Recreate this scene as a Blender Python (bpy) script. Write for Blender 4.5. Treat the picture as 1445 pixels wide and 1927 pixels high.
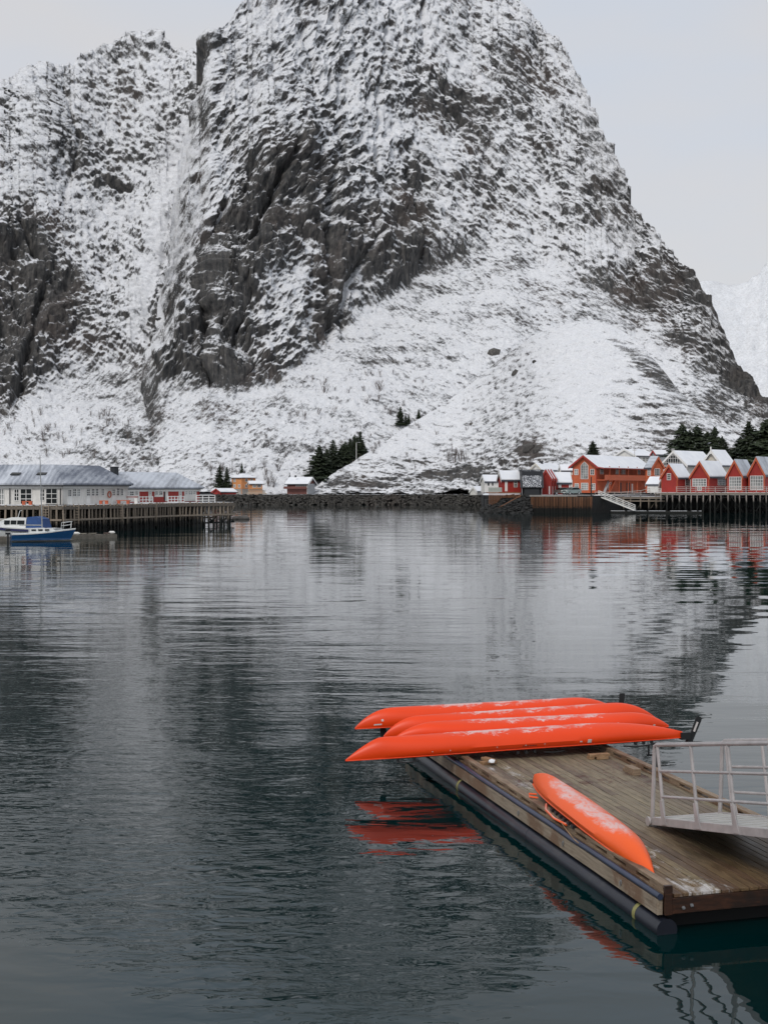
import bpy, math, random
import numpy as np
from mathutils import Vector, Matrix
R = math.radians
random.seed(7); np.random.seed(7)
scene = bpy.context.scene
for o in list(bpy.data.objects): bpy.data.objects.remove(o)
COL = scene.collection

# ---------------------------------------------------------------- camera
F, CX, HY, CH = 2400.0, 722.5, 918.0, 4.9      # focal length in photo pixels, optical axis, horizon row, eye height above the water
cam_d = bpy.data.cameras.new('camera'); cam = bpy.data.objects.new('camera', cam_d); COL.objects.link(cam)
cam.location = (0, 0, CH); cam.rotation_euler = (R(90), 0, 0)
cam_d.sensor_fit = 'VERTICAL'; cam_d.sensor_height = 24; cam_d.lens = 24*F/1927.0
cam_d.shift_y = -(963.5-HY)/1927.0
cam_d.clip_start = 0.1; cam_d.clip_end = 20000
scene.camera = cam

# ---------------------------------------------------------------- sky, light, exposure
SUN_EL, SUN_AZ = 42.0, 205.0     # overcast: a broad soft sun, high and behind the left shoulder
world = bpy.data.worlds.new('World'); scene.world = world; world.use_nodes = True
nt = world.node_tree; nt.nodes.clear()
def N(t, kind, **kw):
    n = t.nodes.new(kind)
    for k, v in kw.items():
        if k in n.inputs.keys() if hasattr(n.inputs, 'keys') else False: n.inputs[k].default_value = v
        else: setattr(n, k, v)
    return n
L = lambda t, a, b: t.links.new(a, b)
out = N(nt, 'ShaderNodeOutputWorld'); bg = N(nt, 'ShaderNodeBackground'); bg.inputs['Strength'].default_value = 0.1
sky = N(nt, 'ShaderNodeTexSky'); sky.sky_type = 'NISHITA'; sky.sun_disc = False
sky.sun_elevation = R(SUN_EL); sky.sun_rotation = R(SUN_AZ); sky.air_density = 1.0; sky.dust_density = 2.0
tc = N(nt, 'ShaderNodeTexCoord'); sep = N(nt, 'ShaderNodeSeparateXYZ'); L(nt, tc.outputs['Generated'], sep.inputs[0])
nz = N(nt, 'ShaderNodeTexNoise'); nz.inputs['Scale'].default_value = 1.6; nz.inputs['Detail'].default_value = 5; nz.inputs['Roughness'].default_value = .5
mp = N(nt, 'ShaderNodeMapping'); mp.inputs['Scale'].default_value = (1, 1, 3.2); L(nt, tc.outputs['Generated'], mp.inputs[0]); L(nt, mp.outputs[0], nz.inputs['Vector'])
cr = N(nt, 'ShaderNodeValToRGB')                 # the cloud sheet: cool pale grey to warm pale grey
cr.color_ramp.elements[0].position = .36; cr.color_ramp.elements[0].color = (5.1, 5.75, 6.75, 1)
cr.color_ramp.elements[1].position = .62; cr.color_ramp.elements[1].color = (5.95, 5.88, 5.95, 1)
L(nt, nz.outputs['Fac'], cr.inputs[0])
mix = N(nt, 'ShaderNodeMixRGB'); mix.inputs[0].default_value = .9
L(nt, sky.outputs[0], mix.inputs[1]); L(nt, cr.outputs[0], mix.inputs[2])
L(nt, mix.outputs[0], bg.inputs['Color']); L(nt, bg.outputs[0], out.inputs['Surface'])
sun_d = bpy.data.lights.new('sun', 'SUN'); sun_d.energy = 1.35; sun_d.angle = R(16); sun_d.color = (1.0, .965, .92)
sun = bpy.data.objects.new('sun', sun_d); COL.objects.link(sun)
az = R(SUN_AZ); el = R(SUN_EL)
sdir = Vector((math.sin(az)*math.cos(el), math.cos(az)*math.cos(el), math.sin(el)))
sun.rotation_euler = sdir.to_track_quat('Z', 'Y').to_euler()
scene.view_settings.view_transform = 'Standard'; scene.view_settings.look = 'None'
scene.view_settings.gamma = 1; scene.view_settings.use_curve_mapping = False
scene.view_settings.exposure = 0.24
scene.render.engine = 'CYCLES'
cy = scene.cycles
cy.use_denoising = True; cy.denoiser = 'OPENIMAGEDENOISE'; cy.max_bounces = 6; cy.diffuse_bounces = 3; cy.glossy_bounces = 4
cy.transmission_bounces = 3; cy.transparent_max_bounces = 6; cy.caustics_reflective = False; cy.caustics_refractive = False
cy.use_adaptive_sampling = True; cy.adaptive_threshold = .015

# ---------------------------------------------------------------- helpers
def sc_at(y, z): return (y-HY)/(CH-z)              # photo pixels per metre for a point of height z seen at row y
def gp(px, py, z=0.0):                             # place on a level plane of height z
    d = F*(CH-z)/(py-HY); return Vector(((px-CX)/F*d, d, z))
def dp(px, py, d): return Vector(((px-CX)/F*d, d, CH+(HY-py)/F*d))     # place at a known distance
def zx(px, d): return (px-CX)/F*d

def tag(o, label=None, cat=None, group=None, kind=None):
    if label: o['label'] = label
    if cat: o['category'] = cat
    if group: o['group'] = group
    if kind: o['kind'] = kind
    return o
def thing(name, label, cat, loc=(0, 0, 0), rz=0.0, group=None, rot=None):
    o = bpy.data.objects.new(name, None); COL.objects.link(o); o.location = loc
    o.rotation_euler = rot if rot is not None else (0, 0, rz); o.empty_display_size = .3
    return tag(o, label, cat, group)
def link_mesh(name, me, parent=None, loc=None, rot=None):
    o = bpy.data.objects.new(name, me); COL.objects.link(o)
    if parent is not None: o.parent = parent
    if loc is not None: o.location = loc
    if rot is not None: o.rotation_euler = rot
    return o
def copy_tree(o, parent=None):
    c = o.copy(); COL.objects.link(c)
    if parent is not None: c.parent = parent
    for ch in list(o.children): copy_tree(ch, c)
    return c

class MB:
    def __init__(s): s.v = []; s.f = []
    def add(s, vs, fs):
        b = len(s.v); s.v += [tuple(v) for v in vs]; s.f += [tuple(b+i for i in f) for f in fs]; return s
    def box(s, lo, hi, M=None, bev=0):
        x0, y0, z0 = lo; x1, y1, z1 = hi
        vs = [Vector(p) for p in ((x0,y0,z0),(x1,y0,z0),(x1,y1,z0),(x0,y1,z0),(x0,y0,z1),(x1,y0,z1),(x1,y1,z1),(x0,y1,z1))]
        if M is not None: vs = [M @ v for v in vs]
        return s.add(vs, [(0,3,2,1),(4,5,6,7),(0,1,5,4),(1,2,6,5),(2,3,7,6),(3,0,4,7)])
    def bar(s, a, b, w, h=None, up=(0,0,1)):       # rectangular bar between two points
        h = h or w; a = Vector(a); b = Vector(b); d = (b-a); ln = d.length
        if ln < 1e-6: return s
        d.normalize(); u = Vector(up)
        if abs(d.dot(u)) > .98: u = Vector((1, 0, 0))
        x = d.cross(u).normalized(); y = x.cross(d).normalized()
        vs = []
        for p in (a, b):
            for sx, sy in ((-1,-1),(1,-1),(1,1),(-1,1)): vs.append(p + x*(sx*w/2) + y*(sy*h/2))
        return s.add(vs, [(0,1,2,3),(7,6,5,4),(0,4,5,1),(1,5,6,2),(2,6,7,3),(3,7,4,0)])
    def tube(s, pts, r, n=8, caps=True):
        pts = [Vector(p) for p in pts]; rs = r if isinstance(r, (list, tuple)) else [r]*len(pts)
        b = len(s.v); m = len(pts); prev = None
        for i, p in enumerate(pts):
            d = (pts[min(i+1, m-1)]-pts[max(i-1, 0)]).normalized()
            if prev is None:
                u = Vector((0,0,1)) if abs(d.z) < .95 else Vector((1,0,0))
                x = d.cross(u).normalized()
            else: x = (prev - d*prev.dot(d)).normalized()
            prev = x; y = d.cross(x)
            for k in range(n):
                a = 2*math.pi*k/n; s.v.append(tuple(p + (x*math.cos(a)+y*math.sin(a))*rs[i]))
        for i in range(m-1):
            for k in range(n):
                k2 = (k+1) % n
                s.f.append((b+i*n+k, b+i*n+k2, b+(i+1)*n+k2, b+(i+1)*n+k))
        if caps:
            s.f.append(tuple(b+k for k in range(n))[::-1]); s.f.append(tuple(b+(m-1)*n+k for k in range(n)))
        return s
    def loft(s, rings, caps=True, closed=True):
        b = len(s.v); n = len(rings[0])
        for r in rings: s.v += [tuple(p) for p in r]
        for i in range(len(rings)-1):
            for k in range(n if closed else n-1):
                k2 = (k+1) % n
                s.f.append((b+i*n+k, b+i*n+k2, b+(i+1)*n+k2, b+(i+1)*n+k))
        if caps:
            s.f.append(tuple(b+k for k in range(n))[::-1]); s.f.append(tuple(b+(len(rings)-1)*n+k for k in range(n)))
        return s
    def prism(s, poly, a, b, axis='y'):            # poly in the two other axes, extruded from a to b
        n = len(poly)
        def P(p, t): return {'y': (p[0], t, p[1]), 'x': (t, p[0], p[1]), 'z': (p[0], p[1], t)}[axis]
        return s.add([P(p, a) for p in poly]+[P(p, b) for p in poly],
                     [tuple(range(n)), tuple(range(2*n-1, n-1, -1))]+[(i, n+i, n+(i+1) % n, (i+1) % n) for i in range(n)])
    def mesh(s, name, mat, smooth=False):
        me = bpy.data.meshes.new(name); me.from_pydata(s.v, [], s.f); me.update()
        import bmesh
        bm = bmesh.new(); bm.from_mesh(me); bmesh.ops.recalc_face_normals(bm, faces=bm.faces); bm.to_mesh(me); bm.free()
        if mat is not None: me.materials.append(mat)
        if smooth:
            me.polygons.foreach_set('use_smooth', [True]*len(me.polygons))
            try: me.set_sharp_from_angle(angle=R(40))
            except Exception: pass
        return me
    def build(s, name, mat, parent=None, smooth=False, bevel=0, **kw):
        o = link_mesh(name, s.mesh(name, mat, smooth), parent)
        if bevel:
            m = o.modifiers.new('bevel', 'BEVEL'); m.width = bevel; m.segments = 2; m.limit_method = 'ANGLE'
        if kw: tag(o, **kw)
        return o

# ---------------------------------------------------------------- materials
def new_mat(name):
    m = bpy.data.materials.new(name); m.use_nodes = True; t = m.node_tree
    b = t.nodes['Principled BSDF']; return m, t, b
def ramp(t, src, stops):
    r = t.nodes.new('ShaderNodeValToRGB')
    while len(r.color_ramp.elements) < len(stops): r.color_ramp.elements.new(.5)
    for e, (p, c) in zip(r.color_ramp.elements, stops):
        e.position = p; e.color = (c[0], c[1], c[2], 1) if isinstance(c, (tuple, list)) else (c, c, c, 1)
    if src is not None: t.links.new(src, r.inputs[0])
    return r
def noise(t, scale, detail=4, rough=.55, vec=None, dist=0.0, stretch=None, rot=None, coord='Object'):
    n = t.nodes.new('ShaderNodeTexNoise'); n.inputs['Scale'].default_value = scale; n.inputs['Detail'].default_value = detail
    n.inputs['Roughness'].default_value = rough; n.inputs['Distortion'].default_value = dist
    if vec is None:
        if coord == 'Position': g = t.nodes.new('ShaderNodeNewGeometry'); vec = g.outputs['Position']
        else: vec = t.nodes.new('ShaderNodeTexCoord').outputs[coord]
    if stretch is not None or rot is not None:
        m = t.nodes.new('ShaderNodeMapping'); t.links.new(vec, m.inputs[0])
        if stretch is not None: m.inputs['Scale'].default_value = stretch
        if rot is not None: m.inputs['Rotation'].default_value = rot
        vec = m.outputs[0]
    t.links.new(vec, n.inputs['Vector']); return n
def mth(t, op, a, b=None, clamp=False):
    n = t.nodes.new('ShaderNodeMath'); n.operation = op; n.use_clamp = clamp
    for i, x in enumerate((a, b)):
        if x is None: continue
        if isinstance(x, (int, float)): n.inputs[i].default_value = x
        else: t.links.new(x, n.inputs[i])
    return n.outputs[0]
def mixc(t, fac, a, b, mode='MIX'):
    n = t.nodes.new('ShaderNodeMixRGB'); n.blend_type = mode
    for i, x in zip((0, 1, 2), (fac, a, b)):
        if isinstance(x, (int, float)): n.inputs[i].default_value = x
        elif isinstance(x, (tuple, list)): n.inputs[i].default_value = (x[0], x[1], x[2], 1)
        else: t.links.new(x, n.inputs[i])
    return n.outputs[0]
def bump(t, b, h, strength=.5, dist=.02):
    n = t.nodes.new('ShaderNodeBump'); n.inputs['Strength'].default_value = strength; n.inputs['Distance'].default_value = dist
    t.links.new(h, n.inputs['Height']); t.links.new(n.outputs[0], b.inputs['Normal']); return n
def randval(t): return t.nodes.new('ShaderNodeObjectInfo').outputs['Random']

def simple(name, col, rough=.6, metal=0, var=.25, scale=3.0, bumpd=0.0, spec=None, stretch=None, dirt=None, objvar=0.0):
    m, t, b = new_mat(name); n = noise(t, scale, 5, .6, stretch=stretch)
    d = tuple(c*(1-var) for c in col); l = tuple(min(1, c*(1+var*.6)) for c in col)
    r = ramp(t, n.outputs['Fac'], [(.3, d), (.7, l)]); c = r.outputs[0]
    if dirt:
        n2 = noise(t, scale*.35, 6, .7); f = ramp(t, n2.outputs['Fac'], [(.52, 0), (.68, 1)])
        c = mixc(t, mth(t, 'MULTIPLY', f.outputs[0], dirt[1]), c, dirt[0])
    if objvar:
        hv = t.nodes.new('ShaderNodeHueSaturation'); t.links.new(c, hv.inputs['Color'])
        v = mth(t, 'ADD', mth(t, 'MULTIPLY', randval(t), objvar), 1-objvar*.5); t.links.new(v, hv.inputs['Value']); c = hv.outputs[0]
    t.links.new(c, b.inputs['Base Color']); b.inputs['Roughness'].default_value = rough; b.inputs['Metallic'].default_value = metal
    if spec is not None: b.inputs['Specular IOR Level'].default_value = spec
    if bumpd: bump(t, b, n.outputs['Fac'], .6, bumpd)
    return m

M = {}
# painted board cladding: fine vertical boards as relief, worn paint
def cladding(name, col, var=.12, horiz=False):
    m, t, b = new_mat(name)
    tcn = t.nodes.new('ShaderNodeTexCoord'); w = t.nodes.new('ShaderNodeTexWave')
    mp_ = t.nodes.new('ShaderNodeMapping'); t.links.new(tcn.outputs['Object'], mp_.inputs[0])
    mp_.inputs['Rotation'].default_value = (0, R(90), 0) if horiz else (0, 0, R(45))
    t.links.new(mp_.outputs[0], w.inputs['Vector']); w.inputs['Scale'].default_value = 2.4 if not horiz else 1.6; w.wave_profile = 'SAW'
    n = noise(t, .9, 6, .65); n2 = noise(t, 6, 4, .6, stretch=(1, 1, .2))
    base = ramp(t, n.outputs['Fac'], [(.3, tuple(c*(1-var) for c in col)), (.7, tuple(min(1, c*(1+var)) for c in col))]).outputs[0]
    g = ramp(t, w.outputs['Fac'], [(0, .62), (.08, 1), (1, 1)]); base = mixc(t, .55, base, g.outputs[0], 'MULTIPLY')
    st = ramp(t, n2.outputs['Fac'], [(.45, .88), (.6, 1)]); base = mixc(t, .7, base, st.outputs[0], 'MULTIPLY')
    t.links.new(base, b.inputs['Base Color']); b.inputs['Roughness'].default_value = .65
    bump(t, b, w.outputs['Fac'], .5, .015); return m
M['white_clad'] = cladding('white_cladding', (.66, .64, .60))
M['red_clad'] = cladding('red_cladding', (.30, .020, .013))
M['orange_clad'] = cladding('orange_cladding', (.46, .10, .035))
M['ochre_clad'] = cladding('ochre_cladding', (.60, .25, .09))
M['cream_clad'] = cladding('cream_cladding', (.58, .54, .46), horiz=True)
M['black_clad'] = cladding('black_cladding', (.022, .025, .032))
M['grey_clad'] = cladding('grey_cladding', (.30, .31, .32))
M['maroon_clad'] = cladding('maroon_cladding', (.13, .045, .035))
M['white_trim'] = simple('white_trim', (.72, .71, .68), .5, var=.1)
M['orange_trim'] = simple('orange_trim', (.45, .095, .035), .55, var=.12)
M['red_trim'] = simple('red_trim', (.34, .03, .02), .55, var=.15)
M['black_trim'] = simple('black_trim', (.018, .02, .024), .5, var=.2)
M['concrete'] = simple('concrete', (.30, .29, .27), .85, var=.3, scale=1.2, bumpd=.02, dirt=((.12, .11, .10), .6))
def glass_mat(name, col):
    m, t, b = new_mat(name); n = noise(t, .7, 2, .5)
    r = ramp(t, n.outputs['Fac'], [(.35, tuple(c*.5 for c in col)), (.65, col)]); t.links.new(r.outputs[0], b.inputs['Base Color'])
    b.inputs['Roughness'].default_value = .08; b.inputs['Specular IOR Level'].default_value = .25; return m
M['glass'] = glass_mat('window_glass', (.010, .015, .016)); M['curtain'] = glass_mat('curtained_glass', (.30, .31, .30))
def snow_mat(name, under, amount=.9, scale=1.0, uscale=1.0, stretch=None):
    m, t, b = new_mat(name); n = noise(t, 1.4*scale, 7, .7, stretch=stretch); n2 = noise(t, .5, 3, .5)
    f = ramp(t, n.outputs['Fac'], [(max(0, .62-amount*.35), 0), (max(.02, .70-amount*.35), 1)])
    sn = ramp(t, n2.outputs['Fac'], [(.3, (.70, .72, .76)), (.7, (.80, .81, .83))])
    c = mixc(t, f.outputs[0], under, sn.outputs[0]); t.links.new(c, b.inputs['Base Color']); b.inputs['Roughness'].default_value = .8
    bump(t, b, n.outputs['Fac'], .4, .05); return m
M['snow'] = snow_mat('snow', (.6, .6, .62), 1.6)
M['roof_snow'] = snow_mat('roof_snow', (.33, .34, .37), 1.05, 1.2)
M['roof_dark'] = simple('dark_roof', (.05, .055, .07), .45, var=.3)
def metal_roof(name, col, snow):
    m, t, b = new_mat(name); tcn = t.nodes.new('ShaderNodeTexCoord'); w = t.nodes.new('ShaderNodeTexWave')
    w.inputs['Scale'].default_value = .55; w.inputs['Distortion'].default_value = .3; w.inputs['Detail'].default_value = 2; w.bands_direction = 'X'
    t.links.new(tcn.outputs['Object'], w.inputs['Vector'])
    n = noise(t, .35, 6, .6, stretch=(1, .35, .35)); n2 = noise(t, 2.5, 6, .7, stretch=(3, .4, .4))
    a = mth(t, 'ADD', mth(t, 'MULTIPLY', n.outputs['Fac'], .8), mth(t, 'MULTIPLY', n2.outputs['Fac'], .35))
    a = mth(t, 'ADD', a, mth(t, 'MULTIPLY', w.outputs['Fac'], .06))
    f = ramp(t, a, [(.50-snow*.2, 0), (.78-snow*.2, 1)])
    c = mixc(t, f.outputs[0], col, (.52, .55, .60)); t.links.new(c, b.inputs['Base Color']); b.inputs['Roughness'].default_value = .5
    bump(t, b, w.outputs['Fac'], .5, .04); return m
M['roof_blue'] = metal_roof('blue_grey_metal_roof', (.09, .105, .14), .02)
M['roof_grey'] = metal_roof('snow_dusted_metal_roof', (.10, .105, .12), .5)
M['roof_striped'] = metal_roof('striped_snowy_metal_roof', (.16, .17, .19), .55)

# weathered timber with tidal darkening by height above the water (real algae line)
def pile_mat(name, col, line=1.3):
    m, t, b = new_mat(name); g = t.nodes.new('ShaderNodeNewGeometry'); s = t.nodes.new('ShaderNodeSeparateXYZ'); t.links.new(g.outputs['Position'], s.inputs[0])
    n = noise(t, 1.5, 6, .7, stretch=(4, 4, .5), coord='Position')
    z = mth(t, 'ADD', s.outputs['Z'], mth(t, 'MULTIPLY', mth(t, 'SUBTRACT', n.outputs['Fac'], .5), 1.6))
    f = ramp(t, mth(t, 'MULTIPLY', z, 1/4.0), [((line-.35)/4, (.008, .009, .007)), ((line+.25)/4, tuple(c*.75 for c in col)), (.9, col)])
    c = mixc(t, .6, f.outputs[0], ramp(t, n.outputs['Fac'], [(.3, .55), (.7, 1.0)]).outputs[0], 'MULTIPLY')
    hv = t.nodes.new('ShaderNodeHueSaturation'); t.links.new(c, hv.inputs['Color'])
    t.links.new(mth(t, 'ADD', mth(t, 'MULTIPLY', randval(t), .7), .6), hv.inputs['Value'])
    t.links.new(hv.outputs[0], b.inputs['Base Color']); b.inputs['Roughness'].default_value = .8; return m
M['pile'] = pile_mat('weathered_pile', (.33, .27, .21), 1.15)
M['pile_pale'] = pile_mat('pale_pile', (.42, .37, .33), 2.35)
M['pile_orange'] = pile_mat('rusty_brown_pile', (.24, .105, .05), 1.25)
M['pitch_black'] = simple('shade_black', (.004, .004, .004), .8, var=.2)  # near black standing in for shade under the dock; also backs the quay piles
M['beam_dark'] = pile_mat('pier_beam', (.26, .22, .18), .9)
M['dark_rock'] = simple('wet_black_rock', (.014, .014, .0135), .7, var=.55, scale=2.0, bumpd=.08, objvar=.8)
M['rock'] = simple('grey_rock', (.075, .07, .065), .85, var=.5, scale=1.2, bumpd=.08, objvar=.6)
M['rope'] = simple('pale_rope', (.35, .36, .34), .8)
M['steel_dark'] = simple('dark_steel', (.03, .03, .032), .45, metal=.5)
M['grey_post'] = simple('galvanised_post', (.35, .36, .36), .5, metal=.2)
# ---------------------------------------------------------------- noise for the terrain (numpy)
_rng = np.random.RandomState(11); _perm = _rng.permutation(256).astype(np.int32); _perm = np.concatenate([_perm]*3)
_g = _rng.normal(size=(256, 3)).astype(np.float32); _g /= np.linalg.norm(_g, axis=1)[:, None]
def perlin(x, y, z):
    x = x.astype(np.float32); y = y.astype(np.float32); z = z.astype(np.float32)
    xi = np.floor(x).astype(np.int32); yi = np.floor(y).astype(np.int32); zi = np.floor(z).astype(np.int32)
    xf = x-xi; yf = y-yi; zf = z-zi; xi &= 255; yi &= 255; zi &= 255
    u = xf*xf*xf*(xf*(xf*6-15)+10); v = yf*yf*yf*(yf*(yf*6-15)+10); w = zf*zf*zf*(zf*(zf*6-15)+10)
    def gr(dx, dy, dz):
        h = _perm[_perm[_perm[(xi+dx)]+((yi+dy) & 255)]+((zi+dz) & 255)]; g = _g[h]
        return g[..., 0]*(xf-dx)+g[..., 1]*(yf-dy)+g[..., 2]*(zf-dz)
    a = gr(0,0,0)*(1-u)+gr(1,0,0)*u; b = gr(0,1,0)*(1-u)+gr(1,1,0)*u
    c = gr(0,0,1)*(1-u)+gr(1,0,1)*u; d = gr(0,1,1)*(1-u)+gr(1,1,1)*u
    return ((a*(1-v)+b*v)*(1-w)+(c*(1-v)+d*v)*w)*1.6
def fbm(x, y, z, o=4, g=.5):
    s = 0; a = 1.0; n = 0
    for i in range(o): s = s+a*perlin(x*2**i+i*17.3, y*2**i+i*5.1, z*2**i); n += a; a *= g
    return s/n
def ridged(x, y, z, o=4, g=.55):
    s = 0; a = 1.0; n = 0
    for i in range(o): s = s+a*(1-2*np.abs(perlin(x*2**i+i*9.7, y*2**i+i*3.3, z*2**i))); n += a; a *= g
    return s/n
def sstep(a, b, x): t = np.clip((x-a)/(b-a), 0, 1); return t*t*(3-2*t)
def interp(pts, x): p = np.array(pts, float); return np.interp(x, p[:, 0], p[:, 1])
def smooth_interp(pts, x, w=8):
    return sum(interp(pts, x+k*w/2) for k in (-2, -1, 0, 1, 2))/5
def blob(px, py, cx, cy, rx, ry, ang=0):
    a = R(ang); dx = px-cx; dy = py-cy; u = (dx*math.cos(a)+dy*math.sin(a))/rx; v = (-dx*math.sin(a)+dy*math.cos(a))/ry
    return np.exp(-(u*u+v*v)**1.5)
def line_dist(px, py, pts):
    d = np.full(px.shape, 1e9, np.float32)
    for (x0, y0), (x1, y1) in zip(pts[:-1], pts[1:]):
        vx, vy = x1-x0, y1-y0; t = np.clip(((px-x0)*vx+(py-y0)*vy)/(vx*vx+vy*vy), 0, 1)
        d = np.minimum(d, np.hypot(px-(x0+t*vx), py-(y0+t*vy)))
    return d

def streaks(X, Y, Z, th, la, lc, o=4, kind='ridged'):
    a = R(th); u = (X*math.cos(a)+Z*math.sin(a)); v = (-X*math.sin(a)+Z*math.cos(a))
    f = ridged if kind == 'ridged' else fbm
    return f(u/la, v/lc, Y/(lc*2.0)+th, o)

LAYERS = {}
def terrain(name, x0, x1, step, sil, base, r0, slope, disp, bias, mat, side=None, vstep=1.7, back=True, kind='structure'):
    xs = np.arange(x0, x1+step, step, dtype=np.float64); ns = len(xs)
    top = sil(xs); bot = base(xs); nv = int(max(bot-top)/vstep)+2
    v = np.linspace(0, 1, nv)[:, None]
    py = bot[None, :]+(top-bot)[None, :]*v; px = np.broadcast_to(xs[None, :], py.shape)
    k = (HY-py)/F; Y = np.empty_like(py); Y[0] = r0(xs)
    S = np.tan(np.radians(slope(px, py)))
    for i in range(1, nv):
        dk = k[i]-k[i-1]; Y[i] = Y[i-1]*(1+dk/np.maximum(S[i]-k[i], .12))
    if 1:   # soften differences between neighbouring columns, as real ground has
        ker = np.array([1, 4, 6, 4, 1])/16.0
        for q in (31, 31, 21):
            P = np.pad(Y, ((0, 0), (q, q)), 'edge'); C = np.cumsum(np.concatenate([np.zeros((nv, 1)), P], 1), 1); Y = (C[:, 2*q+1:]-C[:, :-2*q-1])/(2*q+1)
    X = (px-CX)/F*Y; Z = CH+k*Y
    def nrm(X, Y, Z):
        gx = np.stack([np.gradient(a, axis=1) for a in (X, Y, Z)], -1); gy = np.stack([np.gradient(a, axis=0) for a in (X, Y, Z)], -1)
        n = np.cross(gx, gy); return n/np.maximum(np.linalg.norm(n, axis=-1, keepdims=True), 1e-9)
    n = nrm(X, Y, Z); d = disp(px, py, X, Y, Z)
    X = X+n[..., 0]*d; Y = Y+n[..., 1]*d; Z = Z+n[..., 2]*d
    b = bias(px, py, X, Y, Z)
    LAYERS[name] = (xs, top, bot, X, Y, Z)
    if back:
        xb, yb, zb, bb = [X], [Y], [Z], [b]
        lx, ly, lz = X[-1], Y[-1], Z[-1]
        for j, s in enumerate((.01, .03, .07, .14, .25, .4, .6, .8, 1.0)):
            jz = 6*np.sin(xs*.05+j)*(s < .9)
            xb.append((lx*(1+s*.35))[None]); yb.append((ly*(1+s*.35))[None]); zb.append((lz*(1-s)-3*s+jz*s)[None]); bb.append(b[-1][None])
        X, Y, Z, b = (np.concatenate(a, 0) for a in (xb, yb, zb, bb))
    sd = np.zeros_like(b) if side is None else np.pad(np.clip(side(px, py), 0, 1), ((0, b.shape[0]-px.shape[0]), (0, 0)), 'edge')
    nr, nc = X.shape; idx = np.arange(nr*nc, dtype=np.int32).reshape(nr, nc)
    q = np.stack([idx[:-1, :-1], idx[:-1, 1:], idx[1:, 1:], idx[1:, :-1]], -1).reshape(-1)
    me = bpy.data.meshes.new(name); me.vertices.add(nr*nc)
    me.vertices.foreach_set('co', np.stack([X, Y, Z], -1).astype(np.float32).reshape(-1))
    nf = len(q)//4; me.loops.add(len(q)); me.loops.foreach_set('vertex_index', q)
    me.polygons.add(nf); me.polygons.foreach_set('loop_start', np.arange(nf, dtype=np.int32)*4)
    try: me.polygons.foreach_set('loop_total', np.full(nf, 4, np.int32))
    except Exception: pass
    me.update(calc_edges=True); me.polygons.foreach_set('use_smooth', np.ones(nf, bool))
    at = me.attributes.new('snow_bias', 'FLOAT', 'POINT'); at.data.foreach_set('value', b.astype(np.float32).reshape(-1))
    a2 = me.attributes.new('side', 'FLOAT', 'POINT'); a2.data.foreach_set('value', sd.astype(np.float32).reshape(-1))
    me.materials.append(mat); o = link_mesh(name, me); o['kind'] = kind; return o
def on(layer, px, py):                            # the ground point of a terrain seen at (px, py)
    xs, top, bot, X, Y, Z = LAYERS[layer]; i = int(round((px-xs[0])/(xs[1]-xs[0]))); i = min(max(i, 0), len(xs)-1)
    v = (py-bot[i])/(top[i]-bot[i]); j = int(round(v*(X.shape[0]-1))); j = min(max(j, 0), X.shape[0]-1)
    return Vector((X[j, i], Y[j, i], Z[j, i]))

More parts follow.
